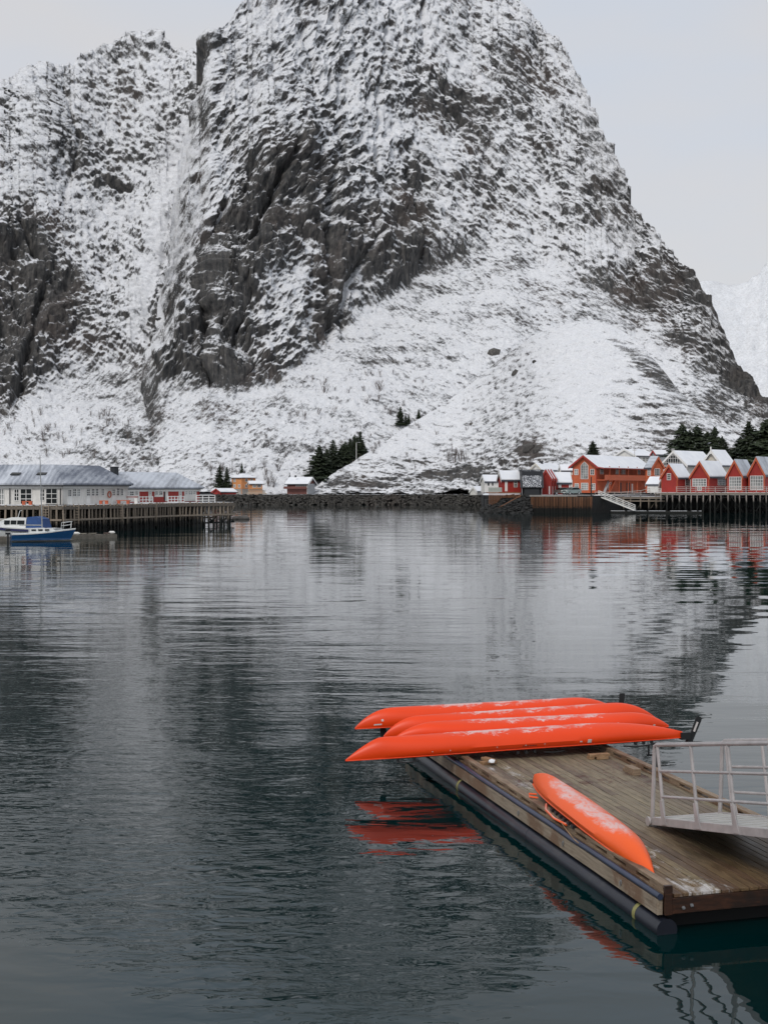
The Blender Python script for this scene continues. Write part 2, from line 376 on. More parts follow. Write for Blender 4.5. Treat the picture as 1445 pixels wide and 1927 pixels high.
# ---------------------------------------------------------------- snow over rock
def mountain_mat(name, thr=.50, streak=None, rockcol=((.024, .026, .029), (.082, .080, .078), (.16, .148, .136)), fine=1.0, snowcol=((.74, .755, .79), (.84, .845, .86))):
    m, t, b = new_mat(name); g = t.nodes.new('ShaderNodeNewGeometry'); s = t.nodes.new('ShaderNodeSeparateXYZ'); t.links.new(g.outputs['Normal'], s.inputs[0])
    at = t.nodes.new('ShaderNodeAttribute'); at.attribute_name = 'snow_bias'
    n1 = noise(t, .35*fine, 8, .72, coord='Position', dist=.6); n2 = noise(t, 1.6*fine, 5, .7, coord='Position')
    n3 = noise(t, .03, 5, .6, coord='Position', dist=.5); n4 = noise(t, .25*fine, 6, .7, stretch=(3, 3, .5), coord='Position')
    a = mth(t, 'ADD', mth(t, 'MULTIPLY', s.outputs['Z'], .45), at.outputs['Fac'])
    if streak:
        sa = t.nodes.new('ShaderNodeAttribute'); sa.attribute_name = 'side'; outs = []
        for th in streak:
            vr = t.nodes.new('ShaderNodeVectorRotate'); vr.rotation_type = 'Y_AXIS'; vr.inputs['Angle'].default_value = R(th); t.links.new(g.outputs['Position'], vr.inputs['Vector'])
            outs.append(noise(t, .55, 7, .68, vec=vr.outputs[0], stretch=(.22, .6, 1.5), dist=.25).outputs['Fac'])
        stn = mth(t, 'ADD', mth(t, 'MULTIPLY', outs[0], mth(t, 'SUBTRACT', 1.0, sa.outputs['Fac'])), mth(t, 'MULTIPLY', outs[1], sa.outputs['Fac']))
        a = mth(t, 'ADD', a, mth(t, 'MULTIPLY', mth(t, 'SUBTRACT', stn, .5), 1.05))
    a = mth(t, 'ADD', a, mth(t, 'MULTIPLY', mth(t, 'SUBTRACT', n1.outputs['Fac'], .5), .6))
    a = mth(t, 'ADD', a, mth(t, 'MULTIPLY', mth(t, 'SUBTRACT', n2.outputs['Fac'], .5), .5))
    f = ramp(t, a, [(thr-.11, 0), (thr-.02, .36), (thr+.12, 1)])
    rc = ramp(t, n4.outputs['Fac'], [(.32, rockcol[0]), (.52, rockcol[1]), (.72, rockcol[2])]).outputs[0]
    red = ramp(t, n3.outputs['Fac'], [(.50, 0), (.66, 1)]); rc = mixc(t, mth(t, 'MULTIPLY', red.outputs[0], .35), rc, (.12, .085, .07))
    sn = ramp(t, n1.outputs['Fac'], [(.3, snowcol[0]), (.7, snowcol[1])]).outputs[0]
    # thin rime greys part of the snow
    thin = ramp(t, n2.outputs['Fac'], [(.40, .25), (.56, 0)]); sn = mixc(t, thin.outputs[0], sn, (.30, .29, .28))
    c = mixc(t, f.outputs[0], rc, sn); t.links.new(c, b.inputs['Base Color']); b.inputs['Roughness'].default_value = .85
    b.inputs['Specular IOR Level'].default_value = .25
    h = mth(t, 'ADD', n1.outputs['Fac'], mth(t, 'MULTIPLY', f.outputs[0], .12)); bump(t, b, mth(t, 'ADD', h, mth(t, 'MULTIPLY', n2.outputs['Fac'], .3)), .8, 1.3/fine)
    return m
M['mountain'] = mountain_mat('snowy_cliff', streak=(60, -48))
M['hill'] = mountain_mat('snowy_hillside', .50, streak=(-14, -24), fine=1.3)
M['far_mountain'] = mountain_mat('hazed_distant_snow', .35, rockcol=((.20, .22, .26), (.30, .32, .36), (.38, .39, .42)), fine=.12, snowcol=((.80, .82, .85), (.87, .88, .90)))  # rock paled and blued: distance haze is mixed into the colours

silA = [(150, 925), (225, 905), (255, 800), (268, 735), (280, 650), (292, 560), (305, 480), (322, 400), (340, 320), (357, 240), (372, 180), (380, 152), (386, 122), (391, 88), (396, 66), (402, 58), (410, 58), (425, 47), (440, 30), (455, 12), (467, 0),
        (490, -38), (520, -91), (570, -150), (640, -195), (700, -180), (760, -120), (800, -85), (850, -36), (885, -2), (936, 6), (974, 23), (1009, 64), (1044, 82), (1074, 111), (1097, 152),
        (1109, 175), (1132, 234), (1155, 292), (1179, 351), (1196, 398), (1231, 433), (1243, 456), (1278, 497), (1296, 509), (1331, 562), (1360, 620), (1389, 673), (1419, 714), (1445, 755), (1490, 815), (1560, 875), (1640, 905)]
silB = [(-420, 560), (-300, 400), (-150, 250), (-60, 200), (0, 164), (27, 162), (50, 142), (75, 127), (115, 132), (169, 107), (219, 97), (239, 85), (264, 77), (284, 70), (299, 72), (324, 92), (344, 87), (369, 90), (384, 102), (410, 118), (440, 300), (470, 700)]
silC = [(570, 926), (590, 924), (600, 914), (635, 887), (670, 867), (710, 841), (746, 816), (790, 787), (834, 761), (880, 727), (916, 696), (945, 672), (974, 655), (1000, 634), (1021, 623), (1060, 611), (1097, 606), (1130, 608), (1161, 617), (1208, 650), (1240, 690), (1272, 731), (1310, 770), (1350, 800), (1400, 826), (1460, 850), (1560, 880), (1700, 905)]

def rough(x, amp, seed): return amp*(fbm(x/26+seed, x*0+3.3, x*0+1.7, 4, .6))
def rock_zones(px, py):
    z = 0*px
    for c in [(445,560,50,190,4,1.0),(500,410,60,110,25,.9),(430,470,45,130,20,.8),(560,400,40,110,-10,.75),(610,500,35,150,0,.9),(660,330,60,60,30,.45),(700,470,75,80,10,.85),(770,420,45,130,0,.9),(790,560,60,45,0,.5),
              (480,690,80,60,0,.85),(330,640,45,110,8,.8),(390,680,45,80,0,.8),(560,620,60,80,0,.35),(640,600,40,50,0,.5),
              (45,600,75,160,8,1.0),(20,450,60,60,0,.8),(110,560,60,60,40,.7),(150,650,60,50,30,.5),(15,760,35,40,0,.9),(30,690,40,60,0,.6),
              (860,215,60,90,-35,.5),(905,330,50,60,-40,.45),(830,180,40,120,-35,.4),(1010,250,40,90,-30,.25),(1120,330,30,120,-25,.3),(880,500,40,18,-10,.4),
              (1260,520,30,60,-40,.45),(1330,590,28,70,-35,.6),(1390,700,35,45,-40,.9),(1240,620,60,28,40,.4),(1170,560,70,25,40,.35),(1300,660,60,22,45,.35),(1420,740,20,40,-35,.8),
              (205,345,30,16,0,.9),(250,150,40,50,0,.35),(385,190,10,60,-8,.4),(540,300,14,60,25,.8),(330,130,30,30,0,.3)]:
        z = z+blob(px, py, c[0], c[1], c[2], c[3], c[4])*c[5]
    return np.clip(z, 0, 1.15)
CREASES = [([(386,108),(378,190),(350,300),(322,420),(300,540),(285,640)], 7, 2.2), ([(545,285),(522,340),(495,400),(478,460)], 6, 7.0), ([(602,330),(600,450),(604,520),(622,640)], 6, 5.0),
           ([(790,20),(800,110),(840,190),(870,230)], 5, 3.0), ([(420,390),(395,480),(385,600),(400,740)], 7, 6.0), ([(470,560),(440,640),(436,745)], 5, 5.0), ([(760,330),(775,430),(790,520)], 6, 4.0),
           ([(900,80),(960,180),(1010,290),(1060,400)], 5, 2.2), ([(720,60),(700,200),(690,330)], 5, 2.5), ([(560,60),(600,200),(640,330)], 5, 2.5), ([(1000,80),(1060,220),(1120,380),(1180,520)], 5, 2.2),
           ([(690,460),(640,540),(650,640)], 5, 3.5), ([(180,330),(210,345),(240,350)], 5, 4.0), ([(120,180),(150,280),(110,400)], 5, 2.0), ([(40,430),(90,520),(60,640),(20,790)], 6, 4.0), ([(1060,560),(1180,600),(1290,690),(1390,800)], 5, 2.5),
           ([(1020,620),(1120,700),(1200,760)], 4, .8)]
def crease(px, py):
    wx = px+9*fbm(px/40, py/40, px*0+9, 3); wy = py+9*fbm(px/40+7, py/40, px*0+4, 3); s = 0*px
    for pts, w, a in CREASES: s = s-a*np.exp(-(line_dist(wx, wy, pts)/w)**2)
    return s
def dispA(px, py, X, Y, Z):
    rz = rock_zones(px, py); WX = X+14*fbm(X/60, Y/60, Z/60, 3); WZ = Z+14*fbm(X/60+9, Y/60, Z/60+5, 3)
    left = 1-sstep(640, 860, px+.25*(py-300)); low = sstep(480, 700, py+.0*px)*sstep(560, 760, px); right = np.clip(1-left-low*.8, 0, 1)
    left = left*(1-low*.6)
    big = 15*fbm(WX/70, Y/70, WZ/95, 4)
    a = streaks(WX, Y, WZ, 64, 34, 9, 4); b = streaks(WX, Y, WZ, -50, 38, 8, 4); c = streaks(WX, Y, WZ, -14, 26, 7, 4); v = streaks(WX, Y, WZ, 86, 46, 13, 3)
    med = left*(4.6*a+3.0*v*rz)+right*4.6*b+low*2.4*c
    bx = X+4*fbm(X/20, Y/20, Z/20, 2); bz = Z+4*fbm(X/20+3, Y/20, Z/20, 2)
    blk = rz*(6.0*np.abs(perlin((bx-.25*bz)/15, Y/30, bz/38))+4.0*np.abs(perlin((bx+.5*bz)/8+7, Y/16, bz/13))+1.9*np.abs(perlin(bx/3.6+2, Y/7, (bz+.4*bx)/4.6))-3)

    led = .7*(1.1*streaks(WX, Y, WZ, 58, 13, 2.6, 3)+.5*streaks(WX, Y, WZ, 30, 7, 2.2, 3))*left+(1.1*streaks(WX, Y, WZ, -42, 12, 2.4, 3)+.5*streaks(WX, Y, WZ, -24, 7, 2.2, 3))*(right+low)*.7+blk
    fin = fbm(X/5, Y/5, Z/5, 4, .6)
    slope_k = sstep(0, 60, yb(px)-py)                       # 0 on the scree, 1 on the cliff
    d = (big*.9+med+1.25*led)*(.10+.90*slope_k)+fin*(.35+1.5*slope_k)+crease(px, py)*(.2+.8*slope_k)
    scree = (1-slope_k); rub = ridged(X/3.0, Y/3.0, Z/2.0, 3); return d+scree*(.5*rub+1.6*fbm(X/26, Y/26, Z/26, 3))
def yb(px): return interp([(-400, 800), (0, 800), (60, 790), (150, 730), (250, 700), (300, 750), (420, 745), (520, 742), (570, 700), (620, 655), (700, 600), (780, 535), (860, 500), (950, 470), (1060, 520), (1200, 600), (1330, 720), (1450, 820), (1700, 900)], px)
def slopeA(px, py):
    cliff = sstep(-25, 45, yb(px)-py); lo = 30+7*sstep(560, 1000, px); hi = 59-7*sstep(300, 0, py)-10*sstep(700, 1150, px)
    return lo+(hi-lo)*cliff
def biasA(px, py, X, Y, Z):
    rz = rock_zones(px+10*fbm(X/18, Y/18, Z/18, 3)*2, py+20*fbm(X/18+5, Y/18, Z/18, 3)); w = sstep(-10, 60, yb(px)-py)
    left = 1-sstep(640, 860, px+.25*(py-300)); wx = X+9*fbm(X/30, Y/30, Z/30, 3); wz = Z+9*fbm(X/30+4, Y/30, Z/30, 3)
    st = (.8*streaks(wx, Y, wz, 62, 20, 3.0, 5)+.5*streaks(wx, Y, wz, 30, 9, 2.6, 3))*left+(.8*streaks(wx, Y, wz, -50, 18, 3.0, 5)+.5*streaks(wx, Y, wz, -22, 9, 2.4, 3))*(1-left)
    st = .75*st+.55*(streaks(wx, Y, wz, 66, 60, 13, 2)*left+streaks(wx, Y, wz, -54, 60, 13, 2)*(1-left))
    b = .49-.14*(1-w)-.37*rz*(.35+.65*w)*(.75+.9*fbm(X/12, Y/12, Z/12, 3))-.22*(st-.6)*w-(1-w)*(.30*fbm(X/14, Y/14, Z/5, 4)+.16*streaks(X, Y, Z, -20, 6, 1.6, 4))
    b = b+.16*sstep(250, -20, py)*w*0+.26*fbm(X/48, Y/48, Z/34, 4)
    b = b-.16*sstep(960, 1100, px)*sstep(470, 560, py)*w-.06*sstep(900, 1000, px)*w
    b = b+.28*np.exp(-(line_dist(px, py, [(350,260),(325,400),(300,520),(290,600)])/16)**2)          # the snow gully
    b = b+.02
    return b
r0A = lambda x: 381+16*(1-sstep(255, 300, x))+38*sstep(480, 1150, x)
terrain('mountain', 150, 1640, 1.55, lambda x: smooth_interp(silA, x, 3)+rough(x, 7, 2), lambda x: np.full_like(x, 931.5), r0A, slopeA, dispA, biasA, M['mountain'], side=lambda px, py: sstep(600, 860, px+.25*(py-300)+60*np.sin(py/70)))

def dispB(px, py, X, Y, Z):
    rz = rock_zones(px, py); WX = X+12*fbm(X/50, Y/50, Z/50+3, 3); WZ = Z+12*fbm(X/50+2, Y/50, Z/50+8, 3)
    a = streaks(WX, Y, WZ, -38, 28, 7, 4); v = streaks(WX, Y, WZ, 74, 40, 12, 3); c = streaks(WX, Y, WZ, -18, 9, 2.1, 3); w = sstep(0, 60, yb(px)-py)
    d = (12*fbm(WX/60, Y/60, WZ/60, 3)+2.8*a+.7*c+1.0*streaks(WX, Y, WZ, 40, 12, 2.6, 3)+1.0*streaks(WX, Y, WZ, -45, 12, 2.6, 3)+4.0*v*rz+rz*(6.0*np.abs(perlin((X-.25*Z)/15, Y/30, Z/38))+4.0*np.abs(perlin((X+.5*Z)/8+7, Y/16, Z/13))+1.9*np.abs(perlin(X/3.6+2, Y/7, (Z+.4*X)/4.6))-3))*(.1+.9*w)+fbm(X/5, Y/5, Z/5, 4, .6)*(.4+1.5*w)+crease(px, py)*w
    rub = ridged(X/3.0, Y/3.0, Z/2.0, 3); return d+(1-w)*((.45+.7*blob(px, py, 330, 850, 160, 60))*rub+1.6*fbm(X/26, Y/26, Z/26, 3))
def slopeB(px, py):
    w = sstep(-20, 45, yb(px)-py); return 29+w*(54-29-6*sstep(300, 100, py))
def biasB(px, py, X, Y, Z):
    rz = rock_zones(px+12*fbm(X/18, Y/18, Z/18, 3)*2, py+20*fbm(X/18+5, Y/18, Z/18, 3)); w = sstep(-10, 60, yb(px)-py)
    rub = blob(px, py, 330, 850, 150, 60)*1.0
    wx = X+9*fbm(X/30, Y/30, Z/30, 3); wz = Z+9*fbm(X/30+4, Y/30, Z/30, 3); mx = sstep(140, 300, px+.3*(py-250))
    st = .7*(streaks(wx, Y, wz, -42, 18, 3.0, 5)*(1-mx)+streaks(wx, Y, wz, 55, 14, 3.0, 5)*mx)+.5*streaks(wx, Y, wz, -15, 9, 2.4, 3)
    st = .8*st+.5*streaks(wx, Y, wz, -50, 50, 12, 2)
    b = .51-.16*(1-w)-.41*rz*(.3+.7*w)*(.8+.8*fbm(X/12, Y/12, Z/12, 3))-.16*rub-.22*(st-.6)*w-(1-w)*(.30*fbm(X/14, Y/14, Z/5, 4)+.16*streaks(X, Y, Z, -20, 6, 1.6, 4))+.26*fbm(X/48, Y/48, Z/34, 4)
    b = b+.30*np.exp(-(line_dist(px, py, [(345,240),(320,330),(295,470),(270,620)])/20)**2); return b
terrain('ridge', -420, 470, 1.6, lambda x: smooth_interp(silB, x, 3)+rough(x, 9, 8), lambda x: np.full_like(x, 931.5), lambda x: 385+0*x, slopeB, dispB, biasB, M['mountain'], side=lambda px, py: 1-sstep(180, 330, px+.3*(py-250)+40*np.sin(py/50)))

def dispC(px, py, X, Y, Z):
    a = streaks(X+8*fbm(X/40, Y/40, Z/40, 2), Y, Z, -12, 22, 4.5, 4); e = sstep(0, 40, py-smooth_interp(silC, px, 6)); lowr = sstep(800, 900, py)
    right = sstep(1050, 1250, px)
    return (2.4*fbm(X/45, Y/45, Z/45, 2)+(.55+.9*lowr+.9*right)*a)*(.25+.75*e)+.45*fbm(X/3.5, Y/3.5, Z/3.5, 3, .6)*(.5+lowr)+.35*ridged(X/3, Y/3, Z/2, 3)*(.4+.8*lowr)
def biasC(px, py, X, Y, Z):
    top = blob(px, py, 1080, 700, 150, 70)+blob(px, py, 720, 860, 60, 22, -32)
    rocks = sum(blob(px, py, *c) for c in [(920,655,26,22,0),(935,668,40,14,-25),(1005,848,20,20,0),(985,850,12,14,0),(640,905,30,8,-20),(700,915,50,6,0),(830,900,60,10,0),(1060,865,30,8,0),(1230,700,70,20,40),(880,890,40,16,0),(950,905,50,10,0),(560,490,20,8,0)])
    return .33+.09*np.clip(top, 0, 1)-.12*(streaks(X, Y, Z, -16, 10, 1.7, 4)-.5)-.27*np.clip(rocks, 0, 1)-.06*sstep(800, 880, py)-.10*sstep(1120, 1300, px)*sstep(640, 720, py)+.07*fbm(X/14, Y/14, Z/14, 3)
r0C = lambda x: interp([(500, 380), (905, 376), (960, 348), (1050, 330), (1700, 318)], x)
terrain('headland', 572, 1700, 1.6, lambda x: smooth_interp(silC, x, 10)+rough(x, 2.5, 4), lambda x: np.full_like(x, 931.5), r0C, lambda px, py: 34+4*sstep(860, 920, py)+0*px, dispC, biasC, M['hill'], side=lambda px, py: sstep(1000, 1200, px), vstep=1.4)

silD = [(1180, 560), (1290, 530), (1330, 526), (1370, 529), (1405, 527), (1412, 515), (1425, 516), (1432, 508), (1445, 495), (1460, 505), (1500, 520), (1600, 470), (1750, 520), (1950, 700)]
terrain('distant_mountain', 1150, 1950, 5, lambda x: interp(silD, x), lambda x: np.full_like(x, 922.0), lambda x: 2600+0*x, lambda px, py: 38+0*px,
        lambda px, py, X, Y, Z: 26*fbm(X/260, Y/260, Z/260, 4)+9*ridged(X/60, Y/60, Z/120, 3), lambda px, py, X, Y, Z: .3+0*px, M['far_mountain'], vstep=5)

# ---------------------------------------------------------------- water
def water_mat():
    m, t, b = new_mat('sea_water'); b.inputs['Base Color'].default_value = (.0003, .0135, .0145, 1)
    b.inputs['IOR'].default_value = 1.42; b.inputs['Roughness'].default_value = .0
    g = t.nodes.new('ShaderNodeNewGeometry'); P = g.outputs['Position']
    sp = t.nodes.new('ShaderNodeSeparateXYZ'); t.links.new(P, sp.inputs[0])
    big = noise(t, .16, 2, .5, vec=P, stretch=(.6, 1.2, 1)); w1 = noise(t, .62, 2, .5, vec=P, stretch=(.38, 1.25, 1), dist=.35); w2 = noise(t, 3.6, 2, .55, vec=P, stretch=(.62, 1.2, 1), dist=.6)
    wm = noise(t, 1.7, 1.5, .5, vec=P, stretch=(.5, 1.2, 1), dist=.4)
    patch = noise(t, .09, 3, .55, vec=P, stretch=(.5, 1, 1), dist=.4)
    # wind reaches only past the lee of the quay: close in, and beside the dock, the surface is nearly glassy
    lee = ramp(t, mth(t, 'MULTIPLY', mth(t, 'ADD', mth(t, 'ADD', sp.outputs['Y'], mth(t, 'MULTIPLY', patch.outputs['Fac'], 8.0)), mth(t, 'MULTIPLY', mth(t, 'ABSOLUTE', mth(t, 'SUBTRACT', sp.outputs['X'], -.3)), -.9)), 1/40.0), [(.345, .05), (.39, 1.0)])
    edge = mth(t, 'SUBTRACT', mth(t, 'SUBTRACT', 6.82, mth(t, 'MULTIPLY', sp.outputs['Y'], .2679)), sp.outputs['X'])
    cd = ramp(t, mth(t, 'ADD', mth(t, 'MULTIPLY', edge, .1), mth(t, 'MULTIPLY', mth(t, 'MAXIMUM', mth(t, 'SUBTRACT', sp.outputs['Y'], 20), 0), .05)), [(.20, .12), (.48, 1.0)])
    pa = ramp(t, patch.outputs['Fac'], [(.38, .55), (.58, 1)])
    yk = mth(t, 'MULTIPLY', sp.outputs['Y'], 1/300.0)
    f1 = ramp(t, yk, [(.05, .4), (.14, .75), (.24, .52), (.5, .36)]); f2 = ramp(t, yk, [(.045, 1.0), (.08, .5), (.16, .15), (.5, .04)])
    h = mth(t, 'ADD', mth(t, 'MULTIPLY', mth(t, 'MULTIPLY', w1.outputs['Fac'], f1.outputs[0]), .050), mth(t, 'MULTIPLY', mth(t, 'MULTIPLY', w2.outputs['Fac'], f2.outputs[0]), .025))
    h = mth(t, 'ADD', h, mth(t, 'MULTIPLY', mth(t, 'MULTIPLY', wm.outputs['Fac'], f2.outputs[0]), .022))
    h = mth(t, 'MULTIPLY', h, mth(t, 'MULTIPLY', mth(t, 'MULTIPLY', lee.outputs[0], cd.outputs[0]), pa.outputs[0]))
    h = mth(t, 'ADD', h, mth(t, 'MULTIPLY', big.outputs['Fac'], .06))
    h = mth(t, 'ADD', h, mth(t, 'MULTIPLY', mth(t, 'MULTIPLY', wm.outputs['Fac'], f2.outputs[0]), .008))
    n = bump(t, b, h, 1.0, 1.0); return m
M['water'] = water_mat()
w = MB(); w.add([(-3000, -60, 0), (3000, -60, 0), (3000, 9000, 0), (-3000, 9000, 0)], [(0, 1, 2, 3)])
w.build('water', M['water'], kind='structure')
sb = MB(); sb.add([(-3000, -60, -7), (3000, -60, -7), (3000, 9000, -7), (-3000, 9000, -7)], [(0, 1, 2, 3)])
sb.build('seabed', simple('seabed', (.02, .03, .03), .9), kind='structure')
# ================================================================ buildings
def window(root, face, rect, nx=2, ny=3, pane='glass', W=None, fr='white_trim', t=.09, name='window', off=0.0):
    """face 's': wall at local y=0 (u along x); face 'g': wall at local x=0 (u along y)"""
    u0, u1, z0, z1 = rect; mb = MB(); m = .045
    def B(a, b, c, d, p, q):
        if face == 's': mb.box((a, -q-off, c), (b, -p-off, d))
        else: mb.box((-q-off, a, c), (-p-off, b, d))
    B(u0-t, u0, z0-t, z1+t, 0, .06); B(u1, u1+t, z0-t, z1+t, 0, .06); B(u0, u1, z1, z1+t, 0, .06); B(u0, u1, z0-t, z0, 0, .075)
    for i in range(1, nx): x = u0+(u1-u0)*i/nx; B(x-m/2*1.3, x+m/2*1.3, z0, z1, .012, .05)
    for j in range(1, ny): z = z0+(z1-z0)*j/ny; B(u0, u1, z-m/2*1.3, z+m/2*1.3, .014, .047)
    w_ = mb.build(name, M[fr], root)
    p = MB()
    if face == 's': p.box((u0+.002, -.03-off, z0+.002), (u1-.002, .05-off, z1-.002))
    else: p.box((-.03-off, u0+.002, z0+.002), (.05-off, u1-.002, z1-.002))
    p.build('pane', M[pane], w_); return w_

def house(name, label, Cx, d, z0, eave, ridge, gpx, spx, alpha, wall, roof='roof_snow', trim='white_trim', ridge_dir='x', group=None, cat='house',
          wins=(), doors=(), over=.35, slab=.16, snow=True, chimney=None, corner_trim=True, hip=False, plinth=0.0, cut=None):
    s = F/d; a = R(alpha); X0 = (Cx-CX)/s; sa, ca = math.sin(a), math.cos(a)
    def along_s(px): k = (px-CX)/F; return (k*d-X0)/(sa-k*ca)       # where a sight line meets the side wall / the gable wall
    def along_g(px): k = (px-CX)/F; return (X0-k*d)/(ca+k*sa)
    W = max(2.0, along_g(Cx-gpx)); Ln = max(2.5, along_s(Cx+spx))
    loc = Vector(((Cx-CX)/s, d, z0)); root = thing(name, label, cat, loc, R(90)-a, group)
    he = CH+(HY-eave)/s-z0; dr = d+(W/2*sa if ridge_dir == 'x' else Ln/2*ca); hr = CH+(HY-ridge)/F*dr-z0
    if ridge_dir == 'x': poly = [(0, 0), (W, 0), (W, he), (W/2, hr), (0, he)]
    wl = MB()
    if hip: wl.box((0, 0, 0), (Ln, W, he))
    elif ridge_dir == 'x': wl.prism([(0, 0), (W, 0), (W, he), (W/2, hr-.05), (0, he)], 0, Ln, 'x')
    else: wl.prism([(0, 0), (Ln, 0), (Ln, he), (Ln/2, hr-.05), (0, he)], 0, W, 'y')
    wl.build('wall', M[wall], root)
    if plinth: MB().box((-.03, -.03, -.3), (Ln+.03, W+.03, plinth)).build('plinth', M['concrete'], root)
    # roof slabs
    half, run = (W/2, Ln) if ridge_dir == 'x' else (Ln/2, W)
    tp = (hr-he)/half; L_ = math.hypot(1, tp); nrm = (-tp/L_, 1/L_)
    rf = MB(); sn = MB()
    def slab_(mb, lo, hi, e0, e1, ov, r0, r1):
        # one slope: from eave (u=-ov) to ridge (u=half), between offsets lo, hi above the roof plane
        for side in (0, 1):
            pts = []
            for (u, off) in ((-ov, lo), (half, lo), (half, hi), (-ov, hi)):
                x = u; z = he+tp*u+off*L_
                if side: x = 2*half-u
                pts.append((x, z))
            if ridge_dir == 'x': mb.prism(pts, r0, r1, 'x')
            else: mb.prism(pts, r0, r1, 'y')
    if hip:
        for mb, lo, hi, ov in ((rf, 0, slab, over),)+(((sn, slab, slab+.12, over-.04),) if snow else ()):
            x0, x1, y0, y1 = -ov, Ln+ov, -ov, W+ov; k = min(W, Ln)/2+ov
            r1 = [(x0+k, (y0+y1)/2), (x1-k, (y0+y1)/2)] if Ln >= W else [((x0+x1)/2, y0+k), ((x0+x1)/2, y1-k)]
            v = [(x0,y0,he+lo),(x1,y0,he+lo),(x1,y1,he+lo),(x0,y1,he+lo),(x0,y0,he+hi),(x1,y0,he+hi),(x1,y1,he+hi),(x0,y1,he+hi),(r1[0][0],r1[0][1],hr+hi),(r1[1][0],r1[1][1],hr+hi)]
            tri = [(4,5,9,8),(5,6,9),(6,7,8,9),(7,4,8)] if Ln >= W else [(4,5,8),(5,6,9,8),(6,7,9),(7,4,8,9)]
            mb.add(v, [(0,3,2,1),(0,1,5,4),(1,2,6,5),(2,3,7,6),(3,0,4,7)]+tri)
    else:
        slab_(rf, .0, slab, 0, 0, over, -over, run+over)
        if snow: slab_(sn, slab+.003, slab+.11, 0, 0, over-.05, -over+.06, run+over-.06)
    ro = rf.build('roof', M['roof_dark'] if snow else M[roof], root)
    if snow: sn.build('snow_cover', M[roof], ro)
    if not hip:
        for e in (-over-.04, run+over):
            tb = MB()
            for side in (0, 1):
                pts = []
                for (u, off) in ((-over-.02, -.16), (half, -.16), (half, slab+.04), (-over-.02, slab+.04)):
                    x = u; z = he+tp*u+off*L_
                    if side: x = 2*half-u
                    pts.append((x, z))
                tb.prism(pts, e, e+.04, 'x' if ridge_dir == 'x' else 'y')
            tb.build('barge_board', M[trim], root)
    if corner_trim:
        for (x, y) in ((0, 0), (Ln, 0), (0, W)):
            MB().box((x-.035, y-.035, 0), (x+.10 if x < 1 else x+.035, y+.10 if y < 1 else y+.035, he-.01)).build('corner_board', M[trim], root)
    def U(face, px): return along_g(px) if face == 'g' else along_s(px)
    def Zp(py): return CH+(HY-py)/s-z0
    for wn in wins:
        face, xa, xb, ya, yb_, nx, ny = wn[:7]; ua, ub = sorted((U(face, xa), U(face, xb))); dw = d+(ua+ub)/2*(sa if face == 'g' else ca); zz = lambda py: CH+(HY-py)/F*dw-z0
        window(root, face, (ua, ub, zz(yb_), zz(ya)), nx, ny, wn[7] if len(wn) > 7 else 'glass')
    for dr in doors:
        face, xa, xb, ya, yb_, mt = dr[:6]; ua, ub = sorted((U(face, xa), U(face, xb))); mb = MB(); z0_, z1_ = max(0, Zp(yb_)), Zp(ya)
        if face == 's': mb.box((ua, -.05, z0_), (ub, .02, z1_))
        else: mb.box((-.05, ua, z0_), (.02, ub, z1_))
        mb.build('door', M[mt], root)
    if chimney:
        cx0, cx1, cy0, cz = chimney; mb = MB(); xa = Ln*cx0; mb.box((xa-.35, W*.5-.3, hr-.5), (xa+.35, W*.5+.3, hr+cz)); mb.box((xa-.42, W*.5-.37, hr+cz), (xa+.42, W*.5+.37, hr+cz+.12)); mb.build('chimney', M['black_trim'], root)
    return dict(root=root, W=W, L=Ln, he=he, hr=hr, s=s, U=U, Z=Zp, loc=loc, ro=ro)

# ---------------------------------------------------------------- land on both shores
def slab_land(name, pts, z1, z0, mat, kind='structure'):
    n = len(pts); mb = MB(); mb.add([(x, y, z1) for x, y in pts]+[(x, y, z0) for x, y in pts], [tuple(range(n)), tuple(range(2*n-1, n-1, -1))]+[(i, n+i, n+(i+1) % n, (i+1) % n) for i in range(n)])
    o = mb.build(name, mat, kind=kind); o.data.materials.append(M['dark_rock'])
    for p in o.data.polygons: p.material_index = 0 if p.normal.z > .5 else 1
    return o
M['ground_snow'] = snow_mat('trampled_snow', (.12, .11, .10), 1.25, .5)
M['stone_slope'] = mountain_mat('stony_shore', .78, fine=2.0)
Dsh = 367.0
slab_land('far_shore_ground', [(zx(395, Dsh)-4, Dsh), (zx(930, Dsh), Dsh), (zx(930, 400), 420), (zx(200, 400), 420), (zx(395, Dsh)-50, Dsh+3)], 3.0, -2, M['ground_snow'])
def quad_land(name, z, pts): return slab_land(name, pts, z, -2, M['ground_snow'])
# right: village ground rising gently behind the quay
slab_land('quay_ground', [(zx(977, 252), 252), (zx(1113, 246.2), 246.2), (zx(1240, 262), 262), (130, 262), (170, 345), (zx(905, 345), 345), (zx(905, 268), 262)], 3.42, -2, M['ground_snow'])
slab_land('village_ground', [(zx(1080, 268), 268), (150, 268), (200, 350), (zx(960, 350), 350)], 3.86, 3.0, M['ground_snow'])
# left: ground behind the pier
slab_land('pier_ground', [(-90, 146), (zx(118, 144), 144), (zx(240, 156), 156), (zx(378, 171), 171), (zx(330, 230), 230), (-120, 240)], 2.9, -2, M['dark_rock'])

